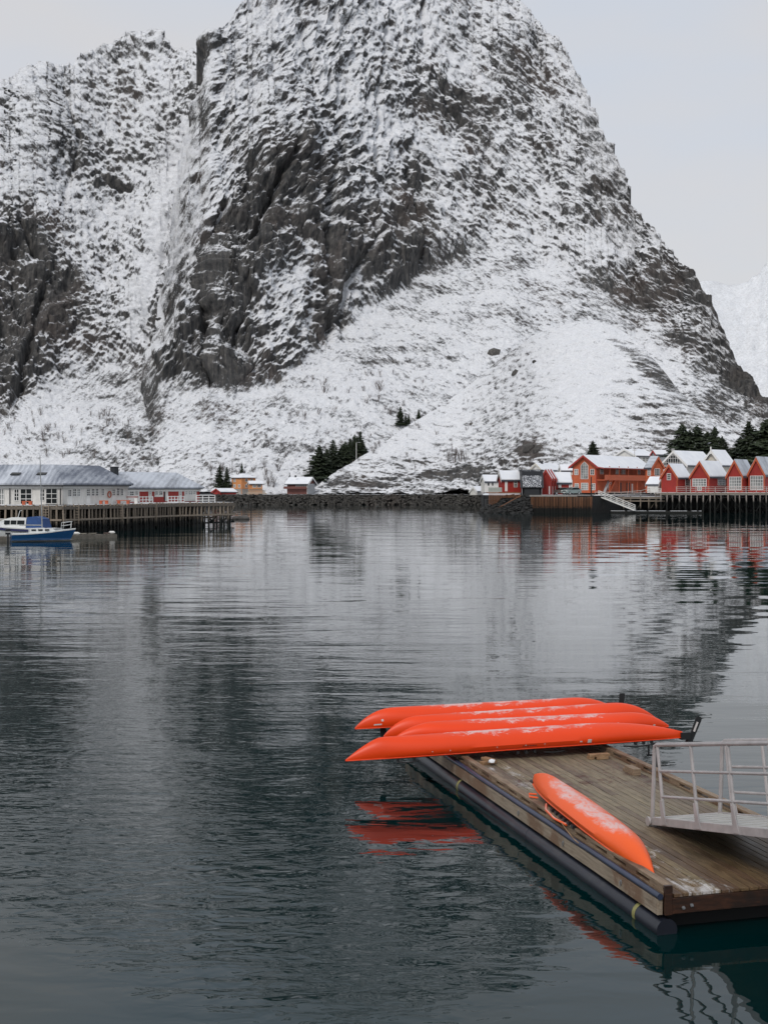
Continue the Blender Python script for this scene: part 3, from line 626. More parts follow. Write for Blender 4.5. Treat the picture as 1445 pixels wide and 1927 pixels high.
# piled stones of the shores: too many to count
def rock_mesh(seed, sq=.7):
    rn = random.Random(seed); import bmesh
    bm = bmesh.new(); bmesh.ops.create_icosphere(bm, subdivisions=1, radius=.5)
    for v in bm.verts:
        v.co *= rn.uniform(.72, 1.15); v.co.z *= sq
    vs = [v.co.copy() for v in bm.verts]; fs = [tuple(v.index for v in f.verts) for f in bm.faces]; bm.free(); return vs, fs
ROCKS = [rock_mesh(i) for i in range(9)]
def pile_rocks(name, label, n, place, mat, seed, group=None, cat=None, smooth=False):
    rn = random.Random(seed); mb = MB()
    for i in range(n):
        p, r = place(rn); vs, fs = rn.choice(ROCKS)
        Mx = Matrix.Translation(p) @ Matrix.Rotation(rn.uniform(0, 6.3), 4, 'Z') @ Matrix.Rotation(rn.uniform(-.5, .5), 4, 'X') @ Matrix.Diagonal((r*rn.uniform(.8, 1.5), r*rn.uniform(.7, 1.1), r*rn.uniform(.6, 1.0), 1))
        mb.add([Mx @ v for v in vs], fs)
    return mb.build(name, mat, kind='stuff', label=label, category=cat) if False else tag(mb.build(name, mat), label, cat, None, 'stuff')
M['shore_stone'] = mountain_mat('shore_stone', .86, fine=3.0, rockcol=((.02, .02, .02), (.07, .066, .06), (.15, .14, .125)))
def pl_far(rn):
    px = rn.uniform(398, 932); t = rn.random()**.8; z = -.2+3.1*t; d = Dsh-2.6+2.8*t+rn.uniform(-.2, .3); return Vector((zx(px, d), d, z)), rn.uniform(.5, 1.25)
pile_rocks('shore_stones', 'dark boulder embankment along the far shore between pier and headland', 2600, pl_far, M['shore_stone'], 3, cat='boulders')
def pl_point(rn):
    t = rn.random(); px = 903+96*t; top = 3.5*min(1, .15+t*1.6); z = rn.uniform(-.3, top); d = 246+3.5*(z/3.5)+3*(1-t)+rn.uniform(-.3, .5); return Vector((zx(px, d), d, z-.1)), rn.uniform(.5, 1.3)
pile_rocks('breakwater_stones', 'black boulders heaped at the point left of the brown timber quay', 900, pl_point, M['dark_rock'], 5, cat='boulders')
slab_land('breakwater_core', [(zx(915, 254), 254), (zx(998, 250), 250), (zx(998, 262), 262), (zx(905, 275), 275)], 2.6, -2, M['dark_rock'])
def pl_under(rn):
    px = rn.uniform(1118, 1560); t = rn.random(); return Vector((zx(px, 256+4*t), 256+4*t, -.3+3.2*t)), rn.uniform(.6, 1.6)
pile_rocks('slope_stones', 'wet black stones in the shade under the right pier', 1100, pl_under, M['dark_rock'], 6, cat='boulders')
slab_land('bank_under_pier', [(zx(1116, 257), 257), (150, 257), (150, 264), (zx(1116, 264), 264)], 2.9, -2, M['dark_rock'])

# ---------------------------------------------------------------- piers
def pier(name, label, front, zdeck, depth, spacing, pile_m, r=.13, zb=-1.5, cross=1.6, deck_m='beam_dark', lean=.02, diag=False, cap=.45, seed=1, rows=2, gaps=()):
    """front: list of (x, y) along the water edge"""
    rn = random.Random(seed); o = Vector((front[0][0], front[0][1], 0)); root = thing(name, label, 'pier', o)
    P = [Vector((x, y, 0))-o for x, y in front]; seg = [(P[i], P[i+1]) for i in range(len(P)-1)]
    dk = MB(); cpm = MB(); wl = MB(); n_m = None
    for a, b in seg:
        d = (b-a).normalized(); nr = Vector((-d.y, d.x, 0)); nr = nr if nr.y > 0 else -nr
        vs = [a, b, b+nr*depth, a+nr*depth]; z0, z1 = zdeck-.12, zdeck
        dk.add([v+Vector((0, 0, z0)) for v in vs]+[v+Vector((0, 0, z1)) for v in vs], [(3,2,1,0),(4,5,6,7),(0,1,5,4),(1,2,6,5),(2,3,7,6),(3,0,4,7)])
        cpm.bar(a-nr*.05+Vector((0, 0, zdeck-.28)), b-nr*.05+Vector((0, 0, zdeck-.28)), .16, .3)
        if cross: wl.bar(a-nr*.16+Vector((0, 0, cross)), b-nr*.16+Vector((0, 0, cross)), .1, .2)
        ln = (b-a).length; k = max(1, int(ln/spacing))
        for i in range(k):
            for rw in range(rows):
                t = (i+(rn.uniform(-.18, .18) if rw == 0 else .5+rn.uniform(-.3, .3)))/k; p = a+d*(ln*t)+nr*(rw*depth*.45)
                if rw and rn.random() < .35: continue
                tp = p+Vector((0, 0, zdeck+(.12*rn.random() if rw == 0 else -.12))); bt = p+Vector((rn.uniform(-lean, lean)*4, -.1 if rw == 0 else 0, zb))
                mb = MB().tube([bt-tp, (bt-tp)*.5+Vector((rn.uniform(-.03, .03), 0, 0)), Vector((0, 0, 0))], [r*1.1, r*rn.uniform(.85, 1.05), r*.9], 7)
                if rw == 0 and rn.random() < .25 and diag:
                    pass
                link_mesh('pile', mb.mesh('pile', M[pile_m], True), root, tuple(tp))
        if diag:
            for i in range(max(1, int(ln/2.6))):
                p0 = a+d*(i*2.6)+nr*(.3); s_ = rn.choice((-1, 1)); q = MB().bar(p0+Vector((0, 0, .3)), p0+d*2.2*s_+nr*depth*.3+Vector((0, 0, zdeck-.3)), .09, .16)
                q.build('diagonal_brace', M[pile_m], root)
    dk.build('deck', M[deck_m], root); cpm.build('edge_beam', M['beam_dark'], root)
    if cross: wl.build('waling', M[pile_m], root)
    # snow on the deck
    sn = MB()
    for a, b in seg:
        d = (b-a).normalized(); nr = Vector((-d.y, d.x, 0)); nr = nr if nr.y > 0 else -nr
        vs = [a+nr*.15, b+nr*.15, b+nr*depth, a+nr*depth]
        sn.add([v+Vector((0, 0, zdeck+.004)) for v in vs]+[v+Vector((0, 0, zdeck+.05)) for v in vs], [(3,2,1,0),(4,5,6,7),(0,1,5,4),(1,2,6,5),(2,3,7,6),(3,0,4,7)])
    sn.build('snow_cover', M['ground_snow'], root)
    return root, o
def pf(px, d): return (zx(px, d), d)
lf = [pf(-60, 138), pf(0, 137), pf(118, 136.5), pf(240, 147), pf(330, 158), pf(441, 166)]
lp, lpo = pier('timber_pier', 'long grey timber pier on slanting piles below the white and red quay buildings', lf, 3.0, 4.6, .62, 'pile', seed=4, cross=1.45, lean=.05)
def lfront(px):
    xs = [-60, 0, 118, 240, 330, 441]; ds = [138, 137, 136.5, 147, 158, 166]; return float(np.interp(px, xs, ds))
# loose extra braces in the open end of the left pier
for i, (xa, za, xb, zb_, m_) in enumerate([(352,.4,378,2.7,'pile'),(378,2.6,400,.5,'pile'),(392,.3,436,2.8,'pile'),(405,1.4,441,1.6,'pile'),(400,2.4,440,.5,'pile'),(414,.4,444,1.7,'pile'),(360,1.0,400,1.1,'pile'),(428,.2,441,2.6,'pile'),(340,.35,441,.45,'pile')]):
    d1 = lfront(xa)+1.4; d2 = lfront(xb)+1.4
    MB().bar(Vector((zx(xa, d1), d1, za))-lpo, Vector((zx(xb, d2), d2, zb_))-lpo, .1, .2).build('brace', M[m_], lp)
for px, lab in ((87, 'dark ladder'), (144, 'ladder'), (226, 'ladder'), (290, 'ladder')):
    d = lfront(px)-.35; mb = MB(); x = zx(px, d)
    for sx in (-.3, .3): mb.bar((x+sx, d, .3), (x+sx, d, 3.15), .07, .09)
    for k in range(9): mb.bar((x-.3, d, .5+k*.3), (x+.3, d, .5+k*.3), .05, .07)
    mb.v = [tuple(Vector(v)-lpo) for v in mb.v]; mb.build('ladder', M['pile'], lp)
# the bank behind the pier's left two thirds, in its shade
def pl_l(rn):
    px = rn.uniform(-60, 352); t = rn.random(); d = lfront(px)+2.6+3*t; return Vector((zx(px, d), d, -.3+3.0*t)), rn.uniform(.6, 1.5)
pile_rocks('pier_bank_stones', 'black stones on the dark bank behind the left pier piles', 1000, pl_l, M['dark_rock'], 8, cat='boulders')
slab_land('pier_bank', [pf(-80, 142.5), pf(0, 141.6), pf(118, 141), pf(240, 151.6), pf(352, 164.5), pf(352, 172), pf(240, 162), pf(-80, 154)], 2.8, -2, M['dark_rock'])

# ---------------------------------------------------------------- left: the white quay building with its bent front
def wall_pt(px):
    xs = [-60, 0, 118, 241]; ds = [143, 137.5, 134.5, 158]; return float(np.interp(px, xs, ds))
def long_building(name, label, xs, ds, z0, ze, zr, depth, wall, roof, cat='building'):
    o = Vector((zx(xs[0], ds[0]), ds[0], z0)); root = thing(name, label, cat, o)
    P = [Vector((zx(x, d), d, 0)) for x, d in zip(xs, ds)]
    dirs = [(P[i+1]-P[i]).normalized() for i in range(len(P)-1)]; nr = []
    for i in range(len(P)):
        a = dirs[max(0, i-1)]; b = dirs[min(len(dirs)-1, i)]; d = (a+b).normalized(); n = Vector((-d.y, d.x, 0)); nr.append(n if n.y > 0 else -n)
    nn = len(P); wl = MB()
    for i in range(nn-1):
        a, b, na, nb = P[i], P[i+1], nr[i], nr[i+1]; vs = []
        for p, n in ((a, na), (b, nb)):
            for t, z in ((0, z0), (0, ze), (.5, zr-.08), (1, ze), (1, z0)): vs.append(p+n*depth*t+Vector((0, 0, z))-o)
        wl.add(vs, [(0,1,6,5),(1,2,7,6),(2,3,8,7),(3,4,9,8)]+([(0,4,3,2,1)] if i == 0 else [])+([(5,6,7,8,9)] if i == nn-2 else []))
    wl.build('wall', M[wall], root)
    rf = MB(); tp = (zr-ze)/(depth/2); ov = .45
    for side in (0, 1):
        ring = []
        for i in range(nn):
            p = P[i].copy(); e = Vector((0, 0, 0))
            if i == nn-1: p = p+dirs[-1]*.5
            if i == 0: p = p-dirs[0]*.3
            n = nr[i]; r = []
            for (u, off) in ((-ov, .02), (depth/2, .02), (depth/2, .2), (-ov, .2)):
                uu = u if not side else depth-u; r.append(p+n*uu+Vector((0, 0, ze+tp*u+off))-o)
            ring.append(r)
        rf.loft(ring)
    rf.build('roof', M[roof], root)
    fa = MB()
    for i in range(nn-1): fa.bar(P[i]-nr[i]*.10+Vector((0, 0, ze-.32))-o, P[i+1]-nr[i+1]*.10+Vector((0, 0, ze-.32))-o, .2, .42)
    fa.build('eave_board', M['white_trim'], root)
    gt = MB()
    for i in range(nn-1): gt.tube([P[i]-nr[i]*(ov+.05)+Vector((0, 0, ze-.22))-o, P[i+1]-nr[i+1]*(ov+.05)+Vector((0, 0, ze-.22))-o], .07, 6)
    gt.build('gutter', M['black_trim'], root)
    return root, o, P, nr
def facade_frame(root, o, P, xs, px0, px1):
    """local frame of the facade piece that holds px0..px1: returns a matrix taking (u, -out, z) to the root's space"""
    i = 0
    while i < len(xs)-2 and (px0+px1)/2 > xs[i+1]: i += 1
    a, b = P[i], P[i+1]; d = (b-a).normalized(); return a, d
def ray_on(a, d, px):                             # where the sight line of column px meets the facade
    k = (px-CX)/F; t = (k*a.y-a.x)/(d.x-k*d.y); return t
def fwin(root, o, P, xs, x0, x1, y0, y1, nx, ny, pane='glass', fr='white_trim', name='window'):
    a, d = facade_frame(root, o, P, xs, x0, x1); u0, u1 = ray_on(a, d, x0), ray_on(a, d, x1); m = a+d*(u0+u1)/2; s = F/m.y
    z0, z1 = CH+(HY-y1)/s, CH+(HY-y0)/s
    e = window(root, 's', (u0, u1, z0, z1), nx, ny, pane, fr=fr, name=name, t=.07)
    e.location = a-o; e.rotation_euler = (0, 0, math.atan2(d.y, d.x)); return e
def fbox(root, o, P, xs, x0, x1, y0, y1, mat, name, out=.06, thick=.08):
    a, d = facade_frame(root, o, P, xs, x0, x1); u0, u1 = ray_on(a, d, x0), ray_on(a, d, x1); m = a+d*(u0+u1)/2; s = F/m.y
    z0, z1 = CH+(HY-y1)/s, CH+(HY-y0)/s; e = MB().box((u0, -out, z0), (u1, -out+thick, z1)).build(name, M[mat], root)
    e.location = a-o; e.rotation_euler = (0, 0, math.atan2(d.y, d.x)); return e
xs = [-70, 118, 241]; ds = [142, 140.5, 150]
wb, wo, wP, wn = long_building('quay_building', 'long low white boarded building with blue grey metal roof and bent front', xs, ds, 2.95, 5.38, 7.35, 9.5, 'white_clad', 'roof_blue')
A_ = (wb, wo, wP, xs)
for (x0, x1, y0, y1, nx, ny, pn) in [(0, 8, 920.5, 949, 2, 3, 'curtain'), (-30, -18, 921, 948, 2, 3, 'glass'), (28.5, 36, 921, 941.5, 2, 3, 'glass'), (40, 60, 920.5, 948, 2, 3, 'glass'), (77, 84, 921, 941, 2, 3, 'glass'), (88, 108, 920, 947, 2, 3, 'glass'),
        (129, 134, 922, 933.5, 2, 3, 'glass'), (138, 143, 920.5, 933.5, 2, 3, 'glass'), (146, 150.5, 920.5, 933.5, 2, 3, 'curtain'), (164, 169, 921, 932.5, 2, 3, 'glass'), (173, 177.5, 920, 932.5, 2, 3, 'glass'), (180.5, 185, 920, 932.5, 2, 3, 'glass'),
        (191.5, 195.5, 920, 932, 2, 3, 'glass'), (212, 216, 921, 932, 2, 3, 'glass'), (220, 224.5, 919.5, 932, 2, 3, 'glass'), (227.5, 231.5, 920, 932, 2, 3, 'glass')]:
    fwin(*A_, x0, x1, y0, y1, nx, ny, pn)
for x0, x1, y0, y1 in ((127.5, 136, 935, 949), (163, 170.5, 934, 948), (211, 218, 933, 947)): fbox(*A_, x0, x1, y0, y1, 'white_trim', 'door', .03, .05)
for x0 in (19.4, 114.3): fbox(*A_, x0, x0+.9, 911, 953, 'black_trim', 'downpipe', .16, .12)
for px, py in ((17, 896.5), (67, 896)):
    a, d = facade_frame(*A_, px, px); n = Vector((-d.y, d.x, 0)); t = ray_on(a, d, px); p = a+d*t+n*1.9; p.z = 5.38+(2.0/4.75)*1.9+.27
    e = MB().box((-.55, -.3, 0), (.55, .3, .08)).build('skylight', M['glass'], wb); e.location = p-wo; e.rotation_euler = (math.atan(2.0/4.75), 0, math.atan2(d.y, d.x))
# red building with white panels
xs2 = [236, 376]; ds2 = [156, 168.5]
rb, ro_, rP, rn_ = long_building('quay_building', 'low red and white boarded building with snow dusted grey roof beside the white one', xs2, ds2, 2.95, 4.97, 6.75, 8.5, 'red_clad', 'roof_grey')
B_ = (rb, ro_, rP, xs2)
for x0, x1, y0, y1 in ((241, 262.5, 919.5, 944), (279.5, 286, 919.5, 943), (291, 307.5, 919, 935), (311.5, 316.5, 919, 943.5), (336.5, 342.5, 919, 943), (347, 370, 919, 943)):
    fbox(*B_, x0, x1, y0, y1, 'white_clad', 'white_panel', .04, .06)
fbox(*B_, 309, 311.2, 919.5, 942, 'black_trim', 'door', .04, .05)
for (x0, x1, y0, y1, pn) in [(239, 241.5, 921, 932, 'glass'), (245, 251.5, 921, 932, 'glass'), (255, 259, 921, 931, 'glass'), (281.5, 284, 920.5, 930.5, 'curtain'), (292.5, 296.5, 920.5, 931, 'glass'), (300, 305.5, 920.5, 931, 'glass'),
        (338.3, 341.2, 920, 932, 'curtain'), (349, 352, 920.5, 930.5, 'curtain'), (355.5, 361.5, 920.5, 930.5, 'curtain'), (364, 367.5, 920.5, 929.5, 'curtain')]:
    w_ = fwin(*B_, x0, x1, y0, y1, 2, 3, pn); w_.location += Vector((.02, -.045, 0))
a, d = facade_frame(*B_, 255, 255); n = Vector((-d.y, d.x, 0)); p = a+d*ray_on(a, d, 255)+n*3.4; p.z = 6.3
e = MB().box((-.36, -.36, 0), (.36, .36, 1.15)).box((-.42, -.42, 1.15), (.42, .42, 1.25)).build('chimney', M['black_trim'], rb); e.location = p-ro_; e.rotation_euler = (0, 0, math.atan2(d.y, d.x))

def rail_fence(name, label, pts, h, posts, rails, mat, pw=.1, rw=.06, rh=.1, cat='fence', group=None):
    o = Vector(pts[0]); root = thing(name, label, cat, o, group=group); P = [Vector(p)-o for p in pts]
    for i in range(len(P)-1):
        a, b = P[i], P[i+1]; ln = (b-a).length; k = max(1, round(ln/posts))
        for j in range(k+(1 if i == len(P)-2 else 0)):
            p = a+(b-a)*j/k; MB().box((p.x-pw/2, p.y-pw/2, p.z), (p.x+pw/2, p.y+pw/2, p.z+h)).build('post', M[mat], root)
        for r in rails:
            MB().bar(a+Vector((0, -.055, h*r)), b+Vector((0, -.055, h*r)), rw, rh).build('rail', M[mat], root)
    return root
def fp(px, off=.9, z=3.03): d = lfront(px)+off; return (zx(px, d), d, z)
rail_fence('balustrade', 'white grid balustrade on the pier before the middle of the red building', [fp(263, 2.2), fp(288, 2.2)], .85, .75, (.12, .5, .92), 'white_trim', cat='balustrade', group='white balustrades on the left pier')
rail_fence('balustrade', 'white grid balustrade on the pier below the curtained windows of the red building', [fp(317, 2.2), fp(347, 2.2)], .85, .6, (.12, .5, .92), 'white_trim', cat='balustrade', group='white balustrades on the left pier')
rail_fence('balustrade', 'white rail fence running from the red building corner to the end of the pier', [fp(370, 2.4), fp(405, 2.2)], .95, 1.0, (.3, .62, .95), 'white_trim', cat='balustrade', group='white balustrades on the left pier')
for px, w_, lab in ((52, 1.0, 'orange plank planter below the second large window of the white building'), (196, .9, 'orange plank planter with dark end right of the lifebuoy door'), (233, 1.5, 'orange bench with two blocks at the right corner of the white building')):
    p = fp(px, 1.4); t = thing('bench' if w_ > 1.2 else 'planter', lab, 'bench' if w_ > 1.2 else 'planter', p); 
    MB().box((-w_*.55, -.22, .36), (w_*.55, .22, .44)).build('top', M['orange_trim'], t)
    for sx in (-1, 1): MB().box((sx*w_*.36-.16, -.2, 0), (sx*w_*.36+.16, .2, .36)).build('end_box', M['orange_trim'], t)
p = fp(246, 2.3); t = thing('bench', 'white bench with red seat in front of the red and white building', 'bench', p)
MB().box((-.9, -.25, .75), (.9, .25, .84)).build('seat', M['red_trim'], t); MB().box((-.85, -.2, 0), (-.5, .2, .75)).build('leg', M['white_trim'], t); MB().box((.5, -.2, 0), (.85, .2, .75)).build('leg', M['white_trim'], t)
# lifebuoy on the white wall
a, d = facade_frame(*A_, 205, 205); t_ = ray_on(a, d, 205.3); p = a+d*t_+Vector((d.y, -d.x, 0))*.12; p.z = CH+(HY-930.5)/(F/p.y)
lb = thing('lifebuoy', 'pale orange ring lifebuoy hanging on the white building wall', 'lifebuoy', p, math.atan2(d.y, d.x))
import bmesh
ring = [(math.cos(k*math.pi/8)*.27, 0, math.sin(k*math.pi/8)*.34) for k in range(17)]
MB().tube(ring, .065, 8, False).build('ring', M['orange_trim'], lb, True)
# ================================================================ right shore: quay, houses, pier
M['pale_rail'] = simple('pale_snowy_rail', (.45, .36, .34), .8, var=.3)
# timber sheet quay
qa, qb = Vector((zx(997.5, 247.5), 247.5, 0)), Vector((zx(1114, 246), 246, 0))
tq = thing('timber_quay', 'brown vertical timber quay wall with concrete edge below the parked car', 'quay', qa)
rn = random.Random(3); n_ = 40; d_ = (qb-qa)
for i in range(n_):
    p = d_*((i+.5)/n_); w_ = d_.length/n_*rn.uniform(.35, .62)
    link_mesh('pile', MB().box((-w_/2, -.12, -4.9), (w_/2, rn.uniform(-.02, .08), rn.uniform(-.06, .02))).mesh('pile', M['pile_orange']), tq, (p.x, p.y, 3.2), (0, rn.uniform(-.008, .008), 0))
MB().box((0, .1, -1.5), (d_.length, .5, 3.2)).build('backing', M['pitch_black'], tq)
MB().box((-.1, -.14, 3.2), (d_.length+.1, .9, 3.5)).build('edge_beam', M['concrete'], tq)
link_mesh('end_post', MB().box((-.22, -.2, -1.5), (.22, .2, 3.7)).mesh('end_post', M['concrete']), tq, (d_.length+.15, -.05, 0))
link_mesh('waling', MB().box((0, -.2, .9), (d_.length, -.125, 1.15)).mesh('waling', M['pile_orange']), tq)

# right pier in two parts with railing
rp, rpo = pier('timber_pier', 'right hand pier on pale piles carrying the row of red cabins', [pf(1243, 250), pf(1345, 249), pf(1500, 247)], 3.95, 9, 1.15, 'pile_pale', r=.14, cross=None, diag=True, seed=9, lean=.03, rows=2)
mp_, mpo = pier('timber_pier', 'lower weathered landing of logs and planks in front of the orange building', [pf(1117, 251), pf(1170, 252), pf(1250, 251.5)], 3.15, 7, 1.6, 'pile', r=.13, cross=2.3, diag=True, seed=12, rows=2)
rail_fence('railing', 'snow topped pale rail fence on the pier in front of the red cabins', [(zx(1272, 249.6), 249.6, 3.98), (zx(1345, 249.2), 249.2, 3.98), (zx(1500, 247.2), 247.2, 3.98)], 1.15, 1.9, (.38, .68, .97), 'pale_rail', pw=.12, cat='railing')
rail_fence('railing', 'snowy log railing sloping along the landing below the orange building', [(zx(1119, 250.8), 250.8, 3.2), (zx(1168, 251.6), 251.6, 3.2), (zx(1205, 251), 251, 3.5), (zx(1222, 251), 251, 3.95)], .9, 1.3, (.4, .95), 'pile_pale', cat='railing')
rail_fence('railing', 'white low rail fence between the white shed and the first red cabin', [(zx(1224, 252), 252, 3.7), (zx(1243, 250.6), 250.6, 3.7)], 1.1, .8, (.35, .65, .95), 'white_trim', cat='railing')
rail_fence('railing', 'low snowy railing below the first red cabin at the landing edge', [(zx(1232, 250.3), 250.3, 3.2), (zx(1262, 250), 250, 3.2)], .62, 1.2, (.45, .95), 'pile_pale', cat='railing')

# red cabins in a row
G = 'red waterside cabins on the right pier'
house('cabin', 'red cabin with one tiny gable window, leftmost of the pier cabins', 1273.5, 254, 3.95, 898, 876, 29.5, 24, 37, 'red_clad', roof='snow', trim='orange_trim', group=G, cat='cabin', over=.3,
      wins=[('g', 1255, 1261, 891.5, 902.5, 2, 3), ('s', 1289, 1296.5, 901.5, 913, 3, 3)])
house('cabin', 'red cabin with wide curtained front window and broad snowy roof, second from left', 1333, 253.5, 3.95, 896, 870.5, 33.5, 34, 37, 'red_clad', roof='snow', trim='orange_trim', group=G, cat='cabin', over=.3,
      wins=[('g', 1303, 1328, 901.5, 914.5, 5, 3, 'curtain'), ('g', 1312, 1319, 915.5, 923, 2, 2, 'curtain'), ('s', 1350, 1364, 901, 912.5, 5, 3)])
house('cabin', 'red cabin with tall glazed doors and striped snowy roof, third from left', 1395.5, 253, 3.95, 894.5, 869, 27.5, 22, 37, 'red_clad', roof='roof_striped', trim='orange_trim', group=G, cat='cabin', over=.3,
      wins=[('g', 1372, 1393.5, 898, 921, 5, 4, 'curtain')])
house('cabin', 'tallest red cabin with glazed doors at the right edge of the picture', 1437.5, 252.5, 3.95, 892.5, 864, 30, 34, 37, 'red_clad', roof='roof_striped', trim='orange_trim', group=G, cat='cabin', over=.3,
      wins=[('g', 1411.5, 1434.5, 896, 921, 5, 4, 'curtain')])
house('shed', 'small white shed with thick snowy roof between orange building and red cabins', 1238, 257, 3.9, 911.5, 900, 21, 6, 45, 'white_clad', roof='snow', trim='white_trim', ridge_dir='y', over=.25, cat='shed', corner_trim=False)

# the orange two-storey building
D_ = 266.0
ob = house('lodge', 'large orange two storey boarded lodge with balcony and arched gable window', 1121.5, D_, 3.86, 876, 858.5, 44, 97, 36, 'orange_clad', roof='snow', trim='red_trim', over=.7, cat='lodge',
      wins=[('g', 1081, 1087, 883.5, 893, 2, 3, 'curtain'), ('g', 1111, 1117, 883.5, 893, 2, 3), ('g', 1081.5, 1088, 910.5, 921.5, 2, 3, 'curtain'), ('g', 1093.5, 1105.5, 909.5, 921.5, 4, 3, 'curtain'), ('g', 1113.5, 1119, 910.5, 921.5, 2, 3, 'curtain'),
            ('s', 1128.5, 1134.5, 882.5, 891.5, 2, 3), ('s', 1158, 1164, 882.5, 891.5, 2, 3, 'curtain'), ('s', 1169, 1175, 882.5, 891.5, 2, 3, 'curtain'), ('s', 1199, 1203.5, 882.5, 891.5, 2, 3, 'curtain'), ('s', 1144, 1149, 908.5, 921, 2, 4)],
      doors=[('s', 1163, 1169, 908, 930, 'maroon_clad'), ('s', 1178, 1184, 908, 930, 'black_trim'), ('s', 1187.5, 1190, 910, 930, 'white_trim')])
r_ = ob['root']; U, Z, he, W, Ln = ob['U'], ob['Z'], ob['he'], ob['W'], ob['L']
# arched window as frame, pane and bars
u0, u1 = U('g', 1105.5), U('g', 1093.5); z0, z1, z2 = Z(900), Z(876), Z(870.5); um = (u0+u1)/2
fr = MB(); poly_o = [(u0-.1, z0-.12), (u1+.1, z0-.12), (u1+.1, z1), (um+(u1-um)*.5, z2-.1), (um, z2+.2), (um-(u1-um)*.5, z2-.1), (u0-.1, z1)]
for i in range(7):
    a, b = poly_o[i], poly_o[(i+1) % 7]; fr.bar((-.04, a[0], a[1]), (-.04, b[0], b[1]), .07, .13, up=(1, 0, 0))
for k in (1, 2): fr.bar((-.03, u0+(u1-u0)*k/3, z0), (-.03, u0+(u1-u0)*k/3, z2-.1), .03, .09, up=(1, 0, 0))
for k in range(1, 6): fr.bar((-.03, u0, z0+(z1-z0)*k/5), (-.03, u1, z0+(z1-z0)*k/5), .03, .07, up=(1, 0, 0))
fw = fr.build('arched_window', M['white_trim'], r_); MB().prism(poly_o, -.02, .02, 'x').build('pane', M['curtain'], fw)
# balcony: floor, boarded parapet, posts on two levels, stairs
zb0, zb1 = Z(902.5), Z(893.5); xb = Ln*.965
MB().box((.0, -1.9, zb0-.18), (xb, -.06, zb0)).build('balcony_floor', M['orange_trim'], r_)
MB().box((.0, -1.98, zb0-.12), (xb, -1.9, zb1)).build('balcony_parapet', M['orange_trim'], r_)
for px in (1132, 1150, 1167, 1184, 1200.5, 1217):
    x = min(U('s', px), xb-.1); MB().box((x-.09, -1.88, 0), (x+.09, -1.70, zb0-.18)).build('post', M['orange_trim'], r_)
    MB().box((x-.09, -1.86, zb1), (x+.09, -1.70, he-.1)).build('post', M['orange_trim'], r_)
for (xa, xb_) in ((1124, 1133), (1133, 1143), (1203, 1214)):
    a, b = U('s', xa), U('s', xb_); s_ = -1 if xa == 1203 else 1
    za, zb_ = (0.05, zb0-.2) if s_ > 0 else (zb0-.2, .05)
    MB().bar((a, -1.5, za), (b, -1.5, zb_), .5, .18).build('stair', M['orange_trim'] if xa != 1124 else M['grey_clad'], r_)
# overhanging eave above the balcony
tp = (ob['hr']-he)/(W/2); ev = MB(); ev.prism([(-2.1, he-2.1*tp*.45), (-.66, he-.66*tp), (-.66, he-.66*tp+.2), (-2.1, he-2.1*tp*.45+.2)], -.7, Ln*.985, 'x'); e_ = ev.build('balcony_roof', M['red_trim'], r_)
MB().prism([(-2.15, he-2.15*tp*.45+.205), (-.62, he-.66*tp+.205), (-.62, he-.66*tp+.32), (-2.15, he-2.15*tp*.45+.32)], -.68, Ln*.985, 'x').build('snow_cover', M['snow'], e_)
MB().box((1.0, W*1.0, zb0-.1), (3.0, W+1.6, zb1)).build('balcony_parapet', M['orange_trim'], r_)
MB().box((-.05, W, zb0-.1), (1.6, W+1.5, zb1)).build('side_balcony', M['orange_trim'], r_)
house('annex', 'orange end wing with roof panels at the right of the large orange lodge', 1226, 267, 3.86, 879.5, 862, 10, 21, 62, 'orange_clad', roof='roof_striped', trim='orange_trim', ridge_dir='y', cat='house wing', over=.3,
      wins=[('s', 1231.5, 1240, 882.5, 894, 3, 3), ('g', 1218.5, 1223.5, 883, 894, 2, 3, 'curtain')])

# black cabin with a steep roof slope facing the water
bk = Vector((zx(978.5, 250.5), 250.5, 3.45)); s = F/250.5; t = thing('cabin', 'black cabin with steep snow streaked front roof and glossy dark doors', 'cabin', bk, R(-2))
Wd = 44/s; zt = (933-885)/s+.05; ze = (933-919)/s
MB().box((.35, .9, 0), (Wd-.35, 5.2, zt-.3)).build('wall', M['black_clad'], t)
MB().prism([(.0, ze-.1), (1.7, zt-.12), (1.7, zt), (-.12, ze)], .0, Wd, 'x').build('roof', M['black_clad'], t)
MB().box((-.02, 1.705, zt-.15), (Wd+.02, 5.4, zt)).build('roof_top', M['roof_dark'], t)
M['black_snow'] = snow_mat('snow_patched_black_panel', (.03, .034, .045), .34, 4.5)
MB().prism([(-.02, ze+.0), (1.6, zt-.30), (1.40, zt-.18), (-.22, ze+.14)], .50, Wd-.45, 'x').build('roof_panel', M['black_snow'], t)
MB().prism([(.12, 0), (.85, 0), (1.5, zt-.4), (1.2, zt-.5), (.12, ze+.05)], .32, .42, 'x').build('side_wall', M['grey_clad'], t); MB().prism([(.12, 0), (.85, 0), (1.5, zt-.4), (1.2, zt-.5), (.12, ze+.05)], Wd-.42, Wd-.32, 'x').build('side_wall', M['grey_clad'], t)
MB().box((.8, .25, 0), (Wd-.8, .35, ze-.12)).build('door', M['black_trim'], t)
MB().box((-.05, -.3, -.6), (Wd+.05, 5.0, -.003)).build('plinth', M['concrete'], t)
